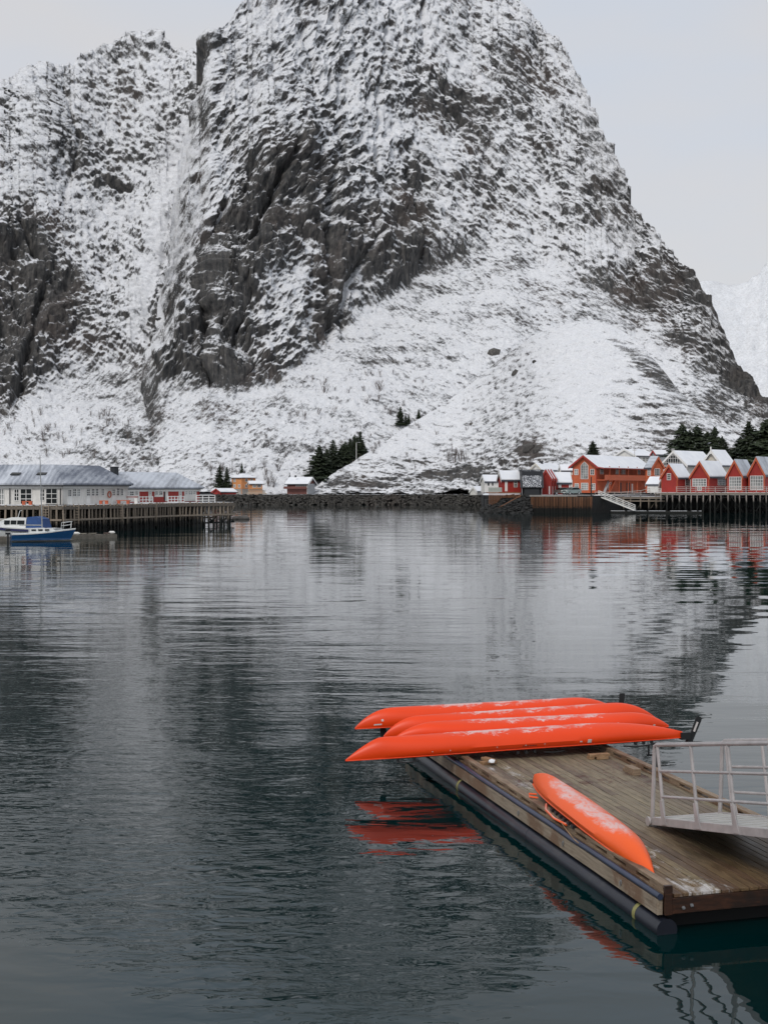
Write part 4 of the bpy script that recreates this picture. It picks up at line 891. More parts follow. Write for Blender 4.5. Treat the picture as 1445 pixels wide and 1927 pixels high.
# red cabin left of it on a slatted deck
house('cabin', 'red cabin with white door and snowy roof left of the black cabin', 944.5, 252.5, 3.95, 902.5, 889, 7, 36, 78, 'red_clad', roof='snow', trim='white_trim', cat='cabin', over=.3, corner_trim=False,
      wins=[('s', 967, 972.5, 906.5, 916, 2, 3)], doors=[('s', 949.5, 954.5, 906, 924.5, 'white_trim')])
dk_o = Vector((zx(919, 249.5), 249.5, 0)); dkr = thing('deck', 'orange brown slatted wooden terrace under the red cabin with door', 'terrace', dk_o)
wd = zx(979, 249.5)-zx(919, 249.5); MB().box((0, 0, 3.9), (wd, 6, 4.02)).build('floor', M['pile_orange'], dkr)
for i in range(34):
    x = (i+.5)/34*wd; zb_ = 3.9-(2.6*(1-min(1, x/2.6)) if x < 2.6 else 0)-.95; link_mesh('slat', MB().box((-.045, -.05, zb_), (.045, 0, 3.95)).mesh('slat', M['pile_orange']), dkr, (x, -.002, 0))
gf = thing('glass_balustrade', 'pale frosted glass balustrade on the slatted terrace left of the red cabin', 'balustrade', dk_o+Vector((0, .1, 4.02)))
M['frost'] = simple('frosted_glass', (.38, .40, .36), .25, var=.1)
for i in range(4): link_mesh('panel', MB().box((.03, -.015, .06), (.64, .015, .95)).mesh('panel', M['frost']), gf, (i*.66, 0, 0)); link_mesh('post', MB().box((-.025, -.025, 0), (.025, .025, 1.0)).mesh('post', M['grey_post']), gf, (i*.66, 0, 0))
o_ = thing('plank', 'long bare plank leaning down the black stones to the water', 'plank', (zx(922, 246), 246, .2)); MB().bar((0, 0, 0), (zx(978, 249)-zx(922, 246), 1.5, 3.2), .16, .12).build('board', M['pile_orange'], o_)
# slim red boathouses right of the black cabin
for i, (cx, w_, d, lab) in enumerate([(1036, 11, 256, 'narrow red boathouse half hidden by the black cabin'), (1040.5, 4.5, 258, 'slim red boathouse gable, second right of the black cabin'), (1045.5, 4.5, 260, 'slim red boathouse gable, third right of the black cabin')]):
    house('boathouse', lab, cx, d, 3.5, 901, 886, w_, 1.5, 12, 'red_clad', roof='snow', trim='red_trim', group='narrow red boathouses', cat='boathouse', over=.25, corner_trim=False,
          doors=[('g', cx-w_*.35, cx-w_*.15, 915, 930, 'white_trim')])
house('shed', 'low red shed with steep snowy roof and white door left of the lodge', 1046.5, 262, 3.5, 908, 893, 2, 27, 82, 'red_clad', roof='snow', trim='white_trim', cat='shed', over=.25, corner_trim=False,
      doors=[('s', 1050, 1055.5, 909.5, 927, 'white_trim'), ('s', 1070, 1072.5, 909, 930, 'white_trim')])
# houses further back
house('house', 'white house with pale pink barge boards and snowy roof behind the black cabin', 1018.5, 300, 4.0, 884, 873.5, 20, 37, 42, 'white_clad', roof='snow', trim='cream_clad', cat='house', wins=[('s', 1040, 1044, 889, 896, 2, 2)], chimney=(.25, 0, 0, .6))
house('house', 'small white house with pinkish snowy roof at the far left of the right shore', 912, 285, 3.9, 906, 896.5, 5, 28, 70, 'white_clad', roof='snow', trim='white_trim', cat='house', over=.25, wins=[('s', 917, 920.5, 908.5, 914, 1, 1), ('s', 925, 928, 908, 914, 1, 1)])
house('hut', 'tiny white hut with pointed snowy roof on the shore left of the terrace', 897, 300, 3.2, 925, 917.5, 8, 14, 40, 'white_clad', roof='snow', trim='white_trim', cat='hut', over=.2, corner_trim=False)
house('house', 'pale flat sided house between the white house and the orange lodge', 1056, 290, 3.9, 886, 877, 3, 24, 80, 'cream_clad', roof='snow', trim='white_trim', cat='house', over=.2, corner_trim=False)
house('house', 'white house with pale red snow dusted roof behind the orange lodge', 1196, 315, 5.5, 858, 846.5, 40, 34, 52, 'white_clad', roof='snow', trim='white_trim', ridge_dir='x', cat='house', wins=[('s', 1197, 1204, 861, 868, 2, 2), ('s', 1209, 1213, 861, 868, 2, 2, 'curtain'), ('s', 1215, 1219, 861, 868, 2, 2, 'curtain')], chimney=(.1, 0, 0, .5))
house('house', 'small red and white house with blue grey wall behind the orange wing', 1234, 312, 5.5, 855, 849, 4, 20, 70, 'grey_clad', roof='snow', trim='red_trim', cat='house', corner_trim=True)
# the ornate white villa
V = 278.0
v1 = house('villa', 'ornate white villa with glazed gable and carved finials behind the red cabins', 1291, V, 3.9, 874, 850.5, 46, 52, 42, 'white_clad', roof='snow', trim='white_trim', cat='villa', over=.5, wins=[('g', 1250, 1290, 878, 884, 6, 1)])
q = v1['root']; W, hr, he = v1['W'], v1['hr'], v1['he']
g = MB()
for k in range(9): g.bar((-.55, W*(.12+.095*k), he), (-.55, W*(.12+.095*k), he+(hr-he)*(1-abs(.5-(.12+.095*k))*2)-.25), .06, .09, up=(1, 0, 0))
g.bar((-.55, W*.1, he+.5), (-.55, W*.9, he+.5), .06, .1, up=(1, 0, 0)); g.bar((-.55, W*.25, he+1.35), (-.55, W*.75, he+1.35), .06, .1, up=(1, 0, 0)); g.bar((-.55, W*.36, hr-.7), (-.55, W*.64, hr-.7), .08, .14, up=(1, 0, 0))
gl = g.build('gable_lattice', M['white_trim'], q); MB().prism([(W*.12, he), (W*.88, he), (W*.5, hr-.6)], -.45, -.40, 'x').build('pane', M['glass'], gl)
for dy in (-.22, .22): MB().bar((-.55, W*.5+dy, hr-.1), (-.55, W*.5+dy, hr+.75), .12, .12).build('finial', M['white_trim'], q)
v2 = house('villa', 'cream white cross wing gable of the villa above the third red cabin', 1356, 274, 3.9, 872, 849.5, 33, 22, 45, 'cream_clad', roof='snow', trim='white_trim', cat='villa wing', over=.6, wins=[('g', 1331, 1335, 868, 873, 2, 2), ('g', 1343, 1347, 868, 873, 2, 2)])
W, hr = v2['W'], v2['hr']; MB().bar((-.6, W*.5, hr-.6), (-.6, W*.5, hr+1.0), .22, .22).build('finial', M['white_trim'], v2['root'])
house('house', 'tiny red gable peeping above the villa roof among the spruces', 1338, 300, 6, 842, 835, 9, 6, 35, 'red_clad', roof='snow', trim='white_trim', cat='house', corner_trim=False)

# far left shore: orange house, red shed, balcony house
fh = house('house', 'two storey orange house with hipped snowy roof below the scree', 455, 376, 3.0, 900, 892.5, 18.5, 26, 40, 'ochre_clad', roof='snow', trim='ochre_clad', hip=True, cat='house', over=.4, plinth=1.6,
      wins=[('g', 440, 443.5, 901.5, 906.5, 2, 2, 'curtain'), ('g', 440, 443.5, 912, 917, 2, 2, 'curtain'), ('g', 449, 452.5, 912, 917, 2, 2, 'curtain'), ('s', 462, 465.5, 901.5, 906, 2, 2), ('s', 472, 475.5, 901.5, 906, 2, 2), ('s', 462, 465.5, 912, 917, 2, 2)])
house('annex', 'low orange annex with snowy roof on the right side of the orange house', 471, 372, 3.0, 910.5, 906.5, 3, 23, 72, 'ochre_clad', roof='snow', trim='white_trim', ridge_dir='x', cat='house wing', over=.4, corner_trim=False, wins=[('s', 476, 482, 912.5, 917, 3, 1, 'curtain'), ('s', 485, 491, 912.5, 917, 3, 1)])
t = thing('retaining_wall', 'brown log terrace wall in front of the orange annex', 'wall', (zx(463, 369), 369, 3.0))
for k in range(4): MB().bar((0+.3*k, 0, .2+.38*k), (6.0-.4*k, .4, .25+.42*k), .3, .3).build('log', M['pile'], t)
house('shed', 'red boat shed with snowy roof on the stone shore beyond the left pier', 415.5, 366.5, 2.4, 926, 920.5, 14.5, 29.5, 43, 'red_clad', roof='snow', trim='red_trim', cat='shed', over=.35, corner_trim=False)
bh = house('house', 'house with snowy roof and maroon lower storey at the foot of the headland', 578.5, 374, 3.0, 909.8, 899.5, 38, 14, 20, 'maroon_clad', roof='snow', trim='white_trim', ridge_dir='y', cat='house', over=.6,
      wins=[('g', 557, 577, 911, 915.5, 6, 1, 'curtain')], chimney=None)
q = bh['root']; W = bh['W']; z1_ = bh['Z'](919); MB().box((-1.2, -.1, z1_-.15), (-.02, W+.6, z1_)).box((-1.2, -.1, z1_), (-1.12, W+.6, z1_+.55)).build('balcony', M['maroon_clad'], q)
MB().box((bh['L']*.0+.0, -.04, 0), (bh['L'], -.005, bh['he']-.05)).build('side_wall', M['grey_clad'], q)
MB().box((W*0+.5, W*.6, bh['hr']+.2), (1.0, W*.6+.4, bh['hr']+.8)).build('chimney', M['black_trim'], q)

# ---------------------------------------------------------------- parked car
def car(name, label, loc, rz, paint):
    t = thing(name, label, 'car', loc, rz); Lc, Wc = 4.1, 1.74
    prof = [(-2.05,.35),(-2.05,.72),(-1.95,.95),(-1.2,1.02),(-.95,1.04),(-.35,1.42),(.2,1.52),(1.0,1.50),(1.65,1.30),(1.98,1.02),(2.05,.75),(2.05,.35)]
    rings = []
    for yy, k in ((-Wc/2, .0), (-Wc/2+.06, .5), (-Wc/2+.22, 1), (Wc/2-.22, 1), (Wc/2-.06, .5), (Wc/2, 0)):
        rings.append([(x*(.97+.03*k), yy*(1 if z < 1.03 else .84+.0*k), z if z < 1.03 else 1.03+(z-1.03)*(.9+.1*k)) for x, z in prof])
    MB().loft(rings).build('body', M[paint], t, True)
    gw = MB()
    for sy in (-1, 1):
        y0 = sy*(Wc/2*.965); y1 = sy*(Wc/2*.86)
        for xa, xb, xc, xd in ((-.85, -.28, -.05, -.05), (.0, .0, .75, .78), (.83, .83, 1.3, 1.55)):
            gw.add([(xa, y0*.99+sy*.012, 1.06), (xd, y0*.99+sy*.012, 1.06), (xc, y1+sy*.03, 1.42), (xb, y1+sy*.03, 1.40), (xa, y0*.9, 1.06), (xd, y0*.9, 1.06), (xc, y1*.9, 1.42), (xb, y1*.9, 1.40)], [(0,1,2,3),(7,6,5,4),(0,4,5,1),(1,5,6,2),(2,6,7,3),(3,7,4,0)])
    gw.build('side_windows', M['glass'], t)
    MB().add([(-1.0,-.66,1.075),(-1.0,.66,1.075),(-.36,.6,1.46),(-.36,-.6,1.46),(-.9,-.6,1.0),(-.9,.6,1.0),(-.3,.55,1.38),(-.3,-.55,1.38)], [(0,1,2,3),(7,6,5,4),(0,4,5,1),(1,5,6,2),(2,6,7,3),(3,7,4,0)]).build('windscreen', M['glass'], t)
    for x in (-1.3, 1.28):
        for sy in (-1, 1):
            w_ = link_mesh('wheel', MB().tube([(0, -.1, 0), (0, .1, 0)], .33, 16).mesh('wheel', M['black_trim'], True), t, (x, sy*(Wc/2-.08), .33))
            link_mesh('rim', MB().tube([(0, -.105, 0), (0, .105, 0)], .2, 12).mesh('rim', M['grey_post'], True), w_, (0, 0, 0))
    for sy in (-1, 1): link_mesh('headlight', MB().box((-.04, -.2, -.07), (.04, .2, .07)).mesh('headlight', M['white_trim']), t, (-2.0, sy*.58, .8), (0, 0, sy*.15))
    MB().box((-2.09, -.3, .42), (-2.03, .3, .54)).build('number_plate', M['white_trim'], t); MB().box((-2.08, -.5, .56), (-2.03, .5, .68)).build('grille', M['black_trim'], t)
    return t
M['car_paint'] = simple('grey_green_car_paint', (.22, .27, .26), .3, metal=.3, var=.05)
M['car_dark'] = simple('brown_car_paint', (.09, .06, .05), .4, var=.1)
car('parked_car', 'grey green hatchback parked on the quay in front of the orange lodge', (zx(1074.5, 253), 253, 3.51), R(38), 'car_paint')
car('parked_car', 'dark brown car parked behind the grey green hatchback by the red shed', (zx(1056, 260), 260, 3.45), R(10), 'car_dark')

# black pole with arms, utility poles, lamp posts
def pole(label, px, d, z0, y_top, mat='steel_dark', r=.07, arms=(), name='pole', lamp=False, cat='pole', group=None):
    h = CH+(HY-y_top)/F*d-z0; t = thing(name, label, cat, (zx(px, d), d, z0), group=group)
    MB().tube([(0, 0, -.5), (0, 0, h)], [r, r*.7], 8).build('shaft', M[mat], t, True)
    for z, w_ in arms: MB().bar((-w_, 0, h*z), (w_, 0, h*z), .08, .1).build('crossarm', M[mat], t)
    if lamp: MB().bar((0, 0, h-.05), (.9, -.1, h+.1), .08, .08).box((.6, -.2, h+.02), (1.3, .1, h+.16)).build('lamp_head', M['grey_post'], t)
    return t
pole('black mooring mast with stubby arms at the right end of the timber quay', 1111.8, 246.3, 3.5, 897, r=.14, arms=((.22, .45), (.5, .3), (.35, .25)))
pole('thin utility pole with crossarm beside the pink roofed house', 1193.5, 300, 6, 845, mat='pile', arms=((.97, .5),))
pole('pale lamp post with arm on the crest of the headland slope', 670.5, 398, 9, 833, mat='white_trim', r=.11, lamp=True, name='lamp_post', cat='lamp post')
pole('tall thin utility pole right above the maroon house roof', 583.5, 392, 3, 860, mat='pile', r=.12, arms=((.97, .6),))
pole('slender pole among the bushes above the lamp post', 711, 425, 16, 809, mat='pile', r=.1)
pole('thin stake standing in the water beyond the left pier end', 473, 196, -1.5, 946, r=.09)
for px, py, rr, lab in ((445, 976.5, .75, 'low dark rock in the water touching the left pier end'), (458.5, 975, 1.15, 'rounded grey rock in the water beside the thin stake')):
    d = F*CH/(977.5-HY); vs, fs = rock_mesh(int(px), .8); import bmesh as _b
    mb = MB(); mb.add([Vector((v.x*rr*2.4, v.y*rr*1.6, v.z*rr*1.7)) for v in vs], fs); o = mb.build('rock', M['rock'], None, True); o.location = (zx(px, d), d, .15); m_ = o.modifiers.new('sub', 'SUBSURF'); m_.render_levels = 2; m_.levels = 2
    tag(o, lab, 'rock')

# distant gangway and floating docks on the right
a = Vector((zx(1126, 249), 249, 3.3)); b = Vector((zx(1194, 246), 246, .55)); t = thing('gangway', 'white railed gangway sloping from the landing down to the far floating dock', 'gangway', a); v = b-a
MB().bar((0, 0, 0), v, 1.1, .2).build('walkway', M['white_trim'], t)
for sy in (-.5, .5):
    o3 = Vector((0, sy, 0))
    for h in (.35, .7, 1.05): MB().bar(o3+Vector((0, 0, h)), v+o3+Vector((0, 0, h)), .055, .055).build('rail', M['white_trim'], t)
    for k in range(7): p = v*k/6+o3; MB().bar(p, p+Vector((0, 0, 1.05)), .06, .06).build('post', M['white_trim'], t)
def float_dock(name, label, pa, pb, w, z, mat, seed=1, group=None):
    a = Vector((*pa, 0)); b = Vector((*pb, 0)); t = thing(name, label, 'floating dock', a, group=group); v = b-a; n = Vector((-v.y, v.x, 0)).normalized(); n = n if n.y > 0 else -n
    mb = MB().bar(n*w/2+Vector((0, 0, z-.2)), v+n*w/2+Vector((0, 0, z-.2)), w, .4); mb.build('float', M['grey_wood'] if 'grey_wood' in M else M['beam_dark'], t)
    rn = random.Random(seed); k = int(v.length/.45)
    for i in range(k):
        if rn.random() < .85: p = v*((i+.5)/k)+n*w/2; link_mesh('deck_board', MB().box((-.17, -w/2, 0), (.17, w/2, .05)).mesh('deck_board', M[mat]), t, (p.x, p.y, z), (0, 0, math.atan2(v.y, v.x)))
    return t, v, n
M['icy_plank'] = snow_mat('icy_planks', (.22, .16, .13), .9, 2)
float_dock('floating_dock', 'low snowy floating dock below the landing on the right shore', pf(1149, 246.5), pf(1320, 245), 1.6, .42, 'icy_plank', 4)
M['grey_wood'] = simple('grey_weathered_planks', (.20, .18, .15), .8, var=.35, objvar=.5)
lfd, v, n = float_dock('floating_dock', 'narrow weathered floating dock with debris right of the blue sailing boat', pf(113, 121), pf(221, 125), 1.0, .33, 'grey_wood', 5, 'left floating docks')
rn = random.Random(8)
for i, (mt, lab) in enumerate([('white_trim', 'white bundle'), ('white_trim', 'white bundle'), ('grey_wood', 'pale plank offcuts'), ('car_dark', 'brown plank offcuts'), ('white_trim', 'white fender'), ('grey_wood', 'pale plank offcuts')]):
    f_ = (.18, .3, .45, .86, .95, .62)[i]; p = lfd.location+v*f_+n*.5+Vector((0, 0, .40))
    t = MB(); w_ = rn.uniform(.25, .5)
    if mt == 'white_trim': t.tube([(-w_, 0, .1), (-w_*.6, 0, .13), (w_*.6, .05, .13), (w_, .05, .1)], [.05, .13, .13, .05], 8)
    else:
        for k in range(4): t.bar((-w_, -.15+.1*k, .04+.05*(k % 2)), (w_*rn.uniform(.6, 1.2), -.2+.12*k, .06+.05*(k % 2)), .1, .05)
    o = t.build('bundle' if 'bundle' in lab else 'plank_offcuts' if 'plank' in lab else 'fender', M[mt]); o.location = p
    tag(o, lab+(' near the boat end', ' second from the boat end', ' in the middle', ' at the far right end', ' hanging at the right tip', ' right of the middle')[i]+' of the left floating dock', 'bundle' if 'bundle' in lab else 'planks' if 'plank' in lab else 'fender')
float_dock('floating_dock', 'short floating dock piece behind the stern of the blue boat', pf(-30, 116.5), pf(32, 117.5), 1.1, .38, 'grey_wood', 6, 'left floating docks')

# ---------------------------------------------------------------- boats
def hull_rings(L_, B_, fb_s, fb_b, draft, n=13, half=7, stem=.55):
    rings = []
    for i in range(n):
        t = i/(n-1); x = -L_/2+L_*t
        w = B_/2*(.80+.20*math.sin(min(1, t/.45)*math.pi/2)) if t < .45 else B_/2*max(.02, (1-((t-.45)/.55)**2.3))
        top = fb_s+(fb_b-fb_s)*t**2.0; kz = -draft*(1-(max(0, t-.6)/.4)**2*.9)
        r = []
        for k in range(-half, half+1):
            s = k/half; a = abs(s); y = w*math.copysign(a**.55, s)*(1 if a > .6 else .6+.4*a/.6); z = kz+(top-kz)*a**1.6
            xx = x+stem*max(0, (t-.8)/.2)*(z-kz)/(top-kz)
            r.append((xx, y, z))
        rings.append(r)
    return rings
M['boat_white'] = simple('boat_gelcoat', (.66, .67, .66), .25, var=.06); M['boat_blue'] = simple('blue_gelcoat', (.012, .075, .20), .25, var=.1)
M['navy'] = simple('navy_stripe', (.02, .022, .09), .35); M['canopy'] = simple('blue_canvas', (.02, .065, .20), .8, var=.2)
def put(o, loc, rz): o.location = loc; o.rotation_euler = (0, 0, rz)
# blue sailing boat
sbt = thing('sailing_boat', 'small blue hulled sailing boat with white deck and tall bare mast', 'sailing boat', (0, 0, 0)); put(sbt, (zx(77, 117.5), 117.5, 0), R(24))
rg = hull_rings(5.3, 1.9, .62, 1.02, .35); MB().loft(rg, closed=False, caps=False).build('hull', M['boat_blue'], sbt, True)
MB().loft([[(x, y*1.02, z) for (x, y, z) in ((r[0][0], r[0][1], r[0][2]), (r[0][0], r[0][1], r[0][2]+.09), (r[0][0], 0, r[0][2]+.13), (r[-1][0], r[-1][1], r[-1][2]+.09), (r[-1][0], r[-1][1], r[-1][2]))] for r in rg]).build('deck', M['boat_white'], sbt)
MB().loft([[(x, y*1.012, min(z, .10)) for (x, y, z) in r if True] for r in rg], closed=False, caps=False).build('boot_stripe', M['boat_white'], sbt, True)
MB().loft([[(-2.66, y, z) for (_, y, z) in rg[0]], [(-2.64, y*.99, z) for (_, y, z) in rg[0]]]).build('transom', M['boat_blue'], sbt)
MB().loft([[(-1.0,-.6,.75),(-1.0,-.5,1.2),(-1.0,.5,1.2),(-1.0,.6,.75)],[(.3,-.6,.8),(.3,-.48,1.22),(.3,.48,1.22),(.3,.6,.8)],[(1.3,-.35,.85),(1.2,-.25,1.05),(1.2,.25,1.05),(1.3,.35,.85)]]).build('cabin', M['boat_white'], sbt)
for x in (-.7, -.1, .5): link_mesh('cabin_window', MB().box((-.2, -.02, -.07), (.2, .02, .07)).mesh('cabin_window', M['glass']), sbt, (x, -.57, 1.03), (R(-12), 0, 0))
MB().tube([(.15, 0, 1.1), (-.05, 0, 7.9)], [.055, .035], 8).build('mast', M['grey_post'], sbt, True)
MB().bar((-.12, -.45, 7.7), (-.12, .45, 7.7), .03, .03).build('spreader', M['grey_post'], sbt)
MB().tube([(.1, 0, 1.45), (-1.9, 0, 1.5)], .05, 8).build('boom', M['grey_post'], sbt, True)
pp = MB(); pr = [(1.95, -.5, 1.05), (2.75, -.12, 1.15), (2.85, 0, 1.15), (2.75, .12, 1.15), (1.95, .5, 1.05)]
pp.tube([Vector(p)+Vector((.05, 0, .62)) for p in pr], .022, 6); pp.tube([Vector(p)+Vector((.02, 0, .33)) for p in pr], .018, 6)
for p in pr[:2]+pr[3:]: pp.tube([p, Vector(p)+Vector((.05, 0, .62))], .02, 6)
pp.build('bow_rail', M['boat_white'], sbt, True)
ob_ = link_mesh('outboard_motor', MB().box((-.3, -.17, .1), (.12, .17, .62)).box((-.16, -.08, -.7), (-.02, .08, .1)).mesh('outboard_motor', M['black_trim']), sbt, (-2.85, -.25, .55)); link_mesh('motor_stripe', MB().box((-.305, -.175, .3), (.125, .175, .36)).mesh('motor_stripe', M['boat_white']), ob_)
# motor cruiser behind
mc = thing('motor_boat', 'white cabin motor boat with navy stripe and blue canvas canopy', 'motor boat', (0, 0, 0)); put(mc, (zx(38, 121.5), 121.5, 0), R(172))
rg = hull_rings(7.6, 2.6, .95, 1.35, .45); MB().loft(rg, closed=False, caps=False).build('hull', M['boat_white'], mc, True)
MB().loft([[(r[0][0], r[0][1]*1.02, r[0][2]), (r[0][0], r[0][1]*1.02, r[0][2]+.1), (r[0][0], 0, r[0][2]+.16), (r[-1][0], r[-1][1]*1.02, r[-1][2]+.1), (r[-1][0], r[-1][1]*1.02, r[-1][2])] for r in rg]).build('deck', M['boat_white'], mc)
st = MB(); st.loft([[(r[k][0], r[k][1]*1.03, r[k][2]-dz) for (k, dz) in ((0, .02), (0, .22))] for r in rg], closed=False, caps=False); st.loft([[(r[k][0], r[k][1]*1.03, r[k][2]-dz) for (k, dz) in ((-1, .02), (-1, .22))] for r in rg], closed=False, caps=False); st.build('navy_stripe', M['navy'], mc)
MB().loft([[(-3.79, y, z) for (_, y, z) in rg[0]], [(-3.77, y*.99, z) for (_, y, z) in rg[0]]]).build('transom', M['boat_white'], mc)
MB().loft([[(-1.0,-1.0,1.0),(-1.0,-.8,2.0),(-1.0,.8,2.0),(-1.0,1.0,1.0)],[(.6,-1.0,1.05),(.5,-.78,2.1),(.5,.78,2.1),(.6,1.0,1.05)],[(1.6,-.85,1.1),(1.15,-.65,1.95),(1.15,.65,1.95),(1.6,.85,1.1)],[(3.0,-.4,1.2),(2.6,-.3,1.45),(2.6,.3,1.45),(3.0,.4,1.2)]]).build('cabin', M['boat_white'], mc, True)
for sy in (-1, 1):
    for x0, x1 in ((-.85, -.15), (-.05, .5), (.6, 1.15)):
        link_mesh('cabin_window', MB().box((x0, -.03, -.18), (x1, .03, .2)).mesh('cabin_window', M['glass']), mc, (0, sy*.90, 1.62), (R(sy*11), 0, 0))
MB().loft([[(-1.05,-1.0,1.05),(-1.05,-.8,2.12),(-1.05,.8,2.12),(-1.05,1.0,1.05)],[(-1.9,-1.02,1.0),(-1.9,-.75,2.2),(-1.9,.75,2.2),(-1.9,1.02,1.0)],[(-2.8,-1.0,1.0),(-2.6,-.8,1.95),(-2.6,.8,1.95),(-2.8,1.0,1.0)]]).build('canopy', M['canopy'], mc, True)
MB().box((-2.35, -1.02, 1.3), (-1.3, -.93, 1.85)).build('canopy_window', M['curtain'], mc)
fr_ = MB(); fr_.tube([(1.2, -.95, 1.9), (3.6, -.35, 1.95), (3.9, 0, 1.95), (3.6, .35, 1.95), (1.2, .95, 1.9)], .022, 6)
for p in ((1.6, -.88), (2.6, -.6), (3.6, -.33), (1.6, .88), (2.6, .6), (3.6, .33)): fr_.tube([(p[0], p[1], 1.25), (p[0], p[1], 1.92)], .018, 6)
fr_.build('bow_rail', M['boat_white'], mc, True); MB().tube([(.1, .2, 2.05), (-.1, .2, 2.7), (-.3, .2, 2.75)], .03, 6).build('aerial', M['boat_white'], mc)
MB().tube([Vector((zx(118, 119), 119, 1.0)), Vector((zx(125, 123), 123, .5)), Vector((zx(133, 124), 124, .4))], .025, 6).build('mooring_line', M['rope'], None, False, 0, label='thin mooring line from the bow of the blue boat to the dock', cat='rope')
# ================================================================ near floating dock
O = Vector((3.066, 14.0, 0)); RZ = math.atan2(.2588, .966); DW, DL, ZD = 2.67, 10.05, .437
Mdock = Matrix.Translation(O) @ Matrix.Rotation(RZ, 4, 'Z')
def wood_mat(name, wet=True):
    m, t, b = new_mat(name); tcn = t.nodes.new('ShaderNodeTexCoord'); P = tcn.outputs['Object']
    sp = t.nodes.new('ShaderNodeSeparateXYZ'); t.links.new(P, sp.inputs[0])
    grain = noise(t, 9, 6, .65, vec=P, stretch=(5, .35, 5), dist=.3); big = noise(t, .8, 4, .6, vec=P, stretch=(1.2, .5, 1)); mid = noise(t, 2.3, 5, .65, vec=P, stretch=(1.6, .5, 1))
    grey = ramp(t, grain.outputs['Fac'], [(.3, (.085, .068, .045)), (.55, (.19, .150, .100)), (.75, (.28, .225, .155))])
    brown = ramp(t, grain.outputs['Fac'], [(.3, (.055, .030, .014)), (.55, (.135, .080, .038)), (.75, (.22, .14, .075))])
    vf = mth(t, 'ADD', mth(t, 'MULTIPLY', sp.outputs['Y'], -.22), mth(t, 'MULTIPLY', big.outputs['Fac'], 1.4))
    wf = ramp(t, vf, [(.05, 0), (.60, 1)]); c = mixc(t, wf.outputs[0], grey.outputs[0], brown.outputs[0])
    # standing wet under the gangway: a dark puddle with its own outline
    px_ = mth(t, 'SUBTRACT', sp.outputs['X'], 1.55); py_ = mth(t, 'MULTIPLY', mth(t, 'SUBTRACT', sp.outputs['Y'], 1.35), .75)
    r = mth(t, 'SQRT', mth(t, 'ADD', mth(t, 'POWER', px_, 2), mth(t, 'POWER', py_, 2))); r = mth(t, 'ADD', r, mth(t, 'MULTIPLY', mth(t, 'SUBTRACT', mid.outputs['Fac'], .5), 2.2))
    pud = ramp(t, r, [(.15, 1), (.85, 0)]); c = mixc(t, mth(t, 'MULTIPLY', pud.outputs[0], .70), c, (.022, .018, .010))
    green = ramp(t, mid.outputs['Fac'], [(.5, 0), (.7, 1)]); c = mixc(t, mth(t, 'MULTIPLY', green.outputs[0], .12), c, (.09, .10, .05))
    # reddish seaweed litter in front of the kayaks
    lit = noise(t, 5, 6, .75, vec=P, dist=.6); ly = ramp(t, mth(t, 'ABSOLUTE', mth(t, 'SUBTRACT', sp.outputs['Y'], 5.4)), [(.2, 1), (1.1, 0)]); lf_ = ramp(t, lit.outputs['Fac'], [(.52, 0), (.6, 1)])
    c = mixc(t, mth(t, 'MULTIPLY', mth(t, 'MULTIPLY', ly.outputs[0], lf_.outputs[0]), .75), c, (.07, .022, .012))
    # old snow and frost rubbed into the boards along the left side
    fro = noise(t, 4, 8, .8, vec=P, stretch=(1.5, .6, 1), dist=.4); lx = ramp(t, sp.outputs['X'], [(.15, .0), (.3, .25), (.62, .2), (.95, 0)])
    near = ramp(t, mth(t, 'ADD', sp.outputs['Y'], mth(t, 'MULTIPLY', mth(t, 'ABSOLUTE', mth(t, 'SUBTRACT', sp.outputs['X'], .42)), 1.2)), [(.1, .13), (1.1, 0)])
    fa_ = mth(t, 'ADD', fro.outputs['Fac'], mth(t, 'ADD', mth(t, 'MULTIPLY', lx.outputs[0], .55), near.outputs[0])); ff = ramp(t, fa_, [(.66, 0), (.78, .85)])
    c = mixc(t, ff.outputs[0], c, (.50, .48, .47))
    hv = t.nodes.new('ShaderNodeHueSaturation'); t.links.new(c, hv.inputs['Color']); rv = randval(t)
    t.links.new(mth(t, 'ADD', mth(t, 'MULTIPLY', rv, .5), .75), hv.inputs['Value']); t.links.new(mth(t, 'ADD', mth(t, 'MULTIPLY', rv, .03), .485), hv.inputs['Hue'])
    t.links.new(hv.outputs[0], b.inputs['Base Color']); rr = ramp(t, pud.outputs[0], [(0, .62), (1, .38)]); t.links.new(rr.outputs[0], b.inputs['Roughness']); bump(t, b, grain.outputs['Fac'], .5, .004)
    return m
M['deck_wood'] = wood_mat('dock_deck_wood')
def plain_wood(name, a, b_, c_, stain=None, stretch=(5, .35, 5), rough=.6):
    m, t, b = new_mat(name); P = t.nodes.new('ShaderNodeTexCoord').outputs['Object']; g = noise(t, 8, 6, .65, vec=P, stretch=stretch, dist=.4); n = noise(t, 1.7, 5, .65, vec=P)
    c = ramp(t, g.outputs['Fac'], [(.3, a), (.52, b_), (.75, c_)]).outputs[0]
    if stain: f = ramp(t, n.outputs['Fac'], [(.50, 0), (.60, 1)]); c = mixc(t, mth(t, 'MULTIPLY', f.outputs[0], .75), c, stain)
    t.links.new(c, b.inputs['Base Color']); b.inputs['Roughness'].default_value = rough; bump(t, b, g.outputs['Fac'], .5, .004); return m
M['rail_wood'] = plain_wood('rail_wood', (.11, .075, .045), (.22, .155, .10), (.34, .25, .17), (.11, .055, .03))
M['side_wood'] = plain_wood('side_board_wood', (.16, .125, .09), (.28, .225, .165), (.38, .31, .24), (.14, .07, .035))
M['wet_wood'] = plain_wood('wet_red_wood', (.012, .006, .004), (.04, .016, .008), (.085, .033, .016), (.012, .007, .005), stretch=(.6, 5, 4), rough=.4)
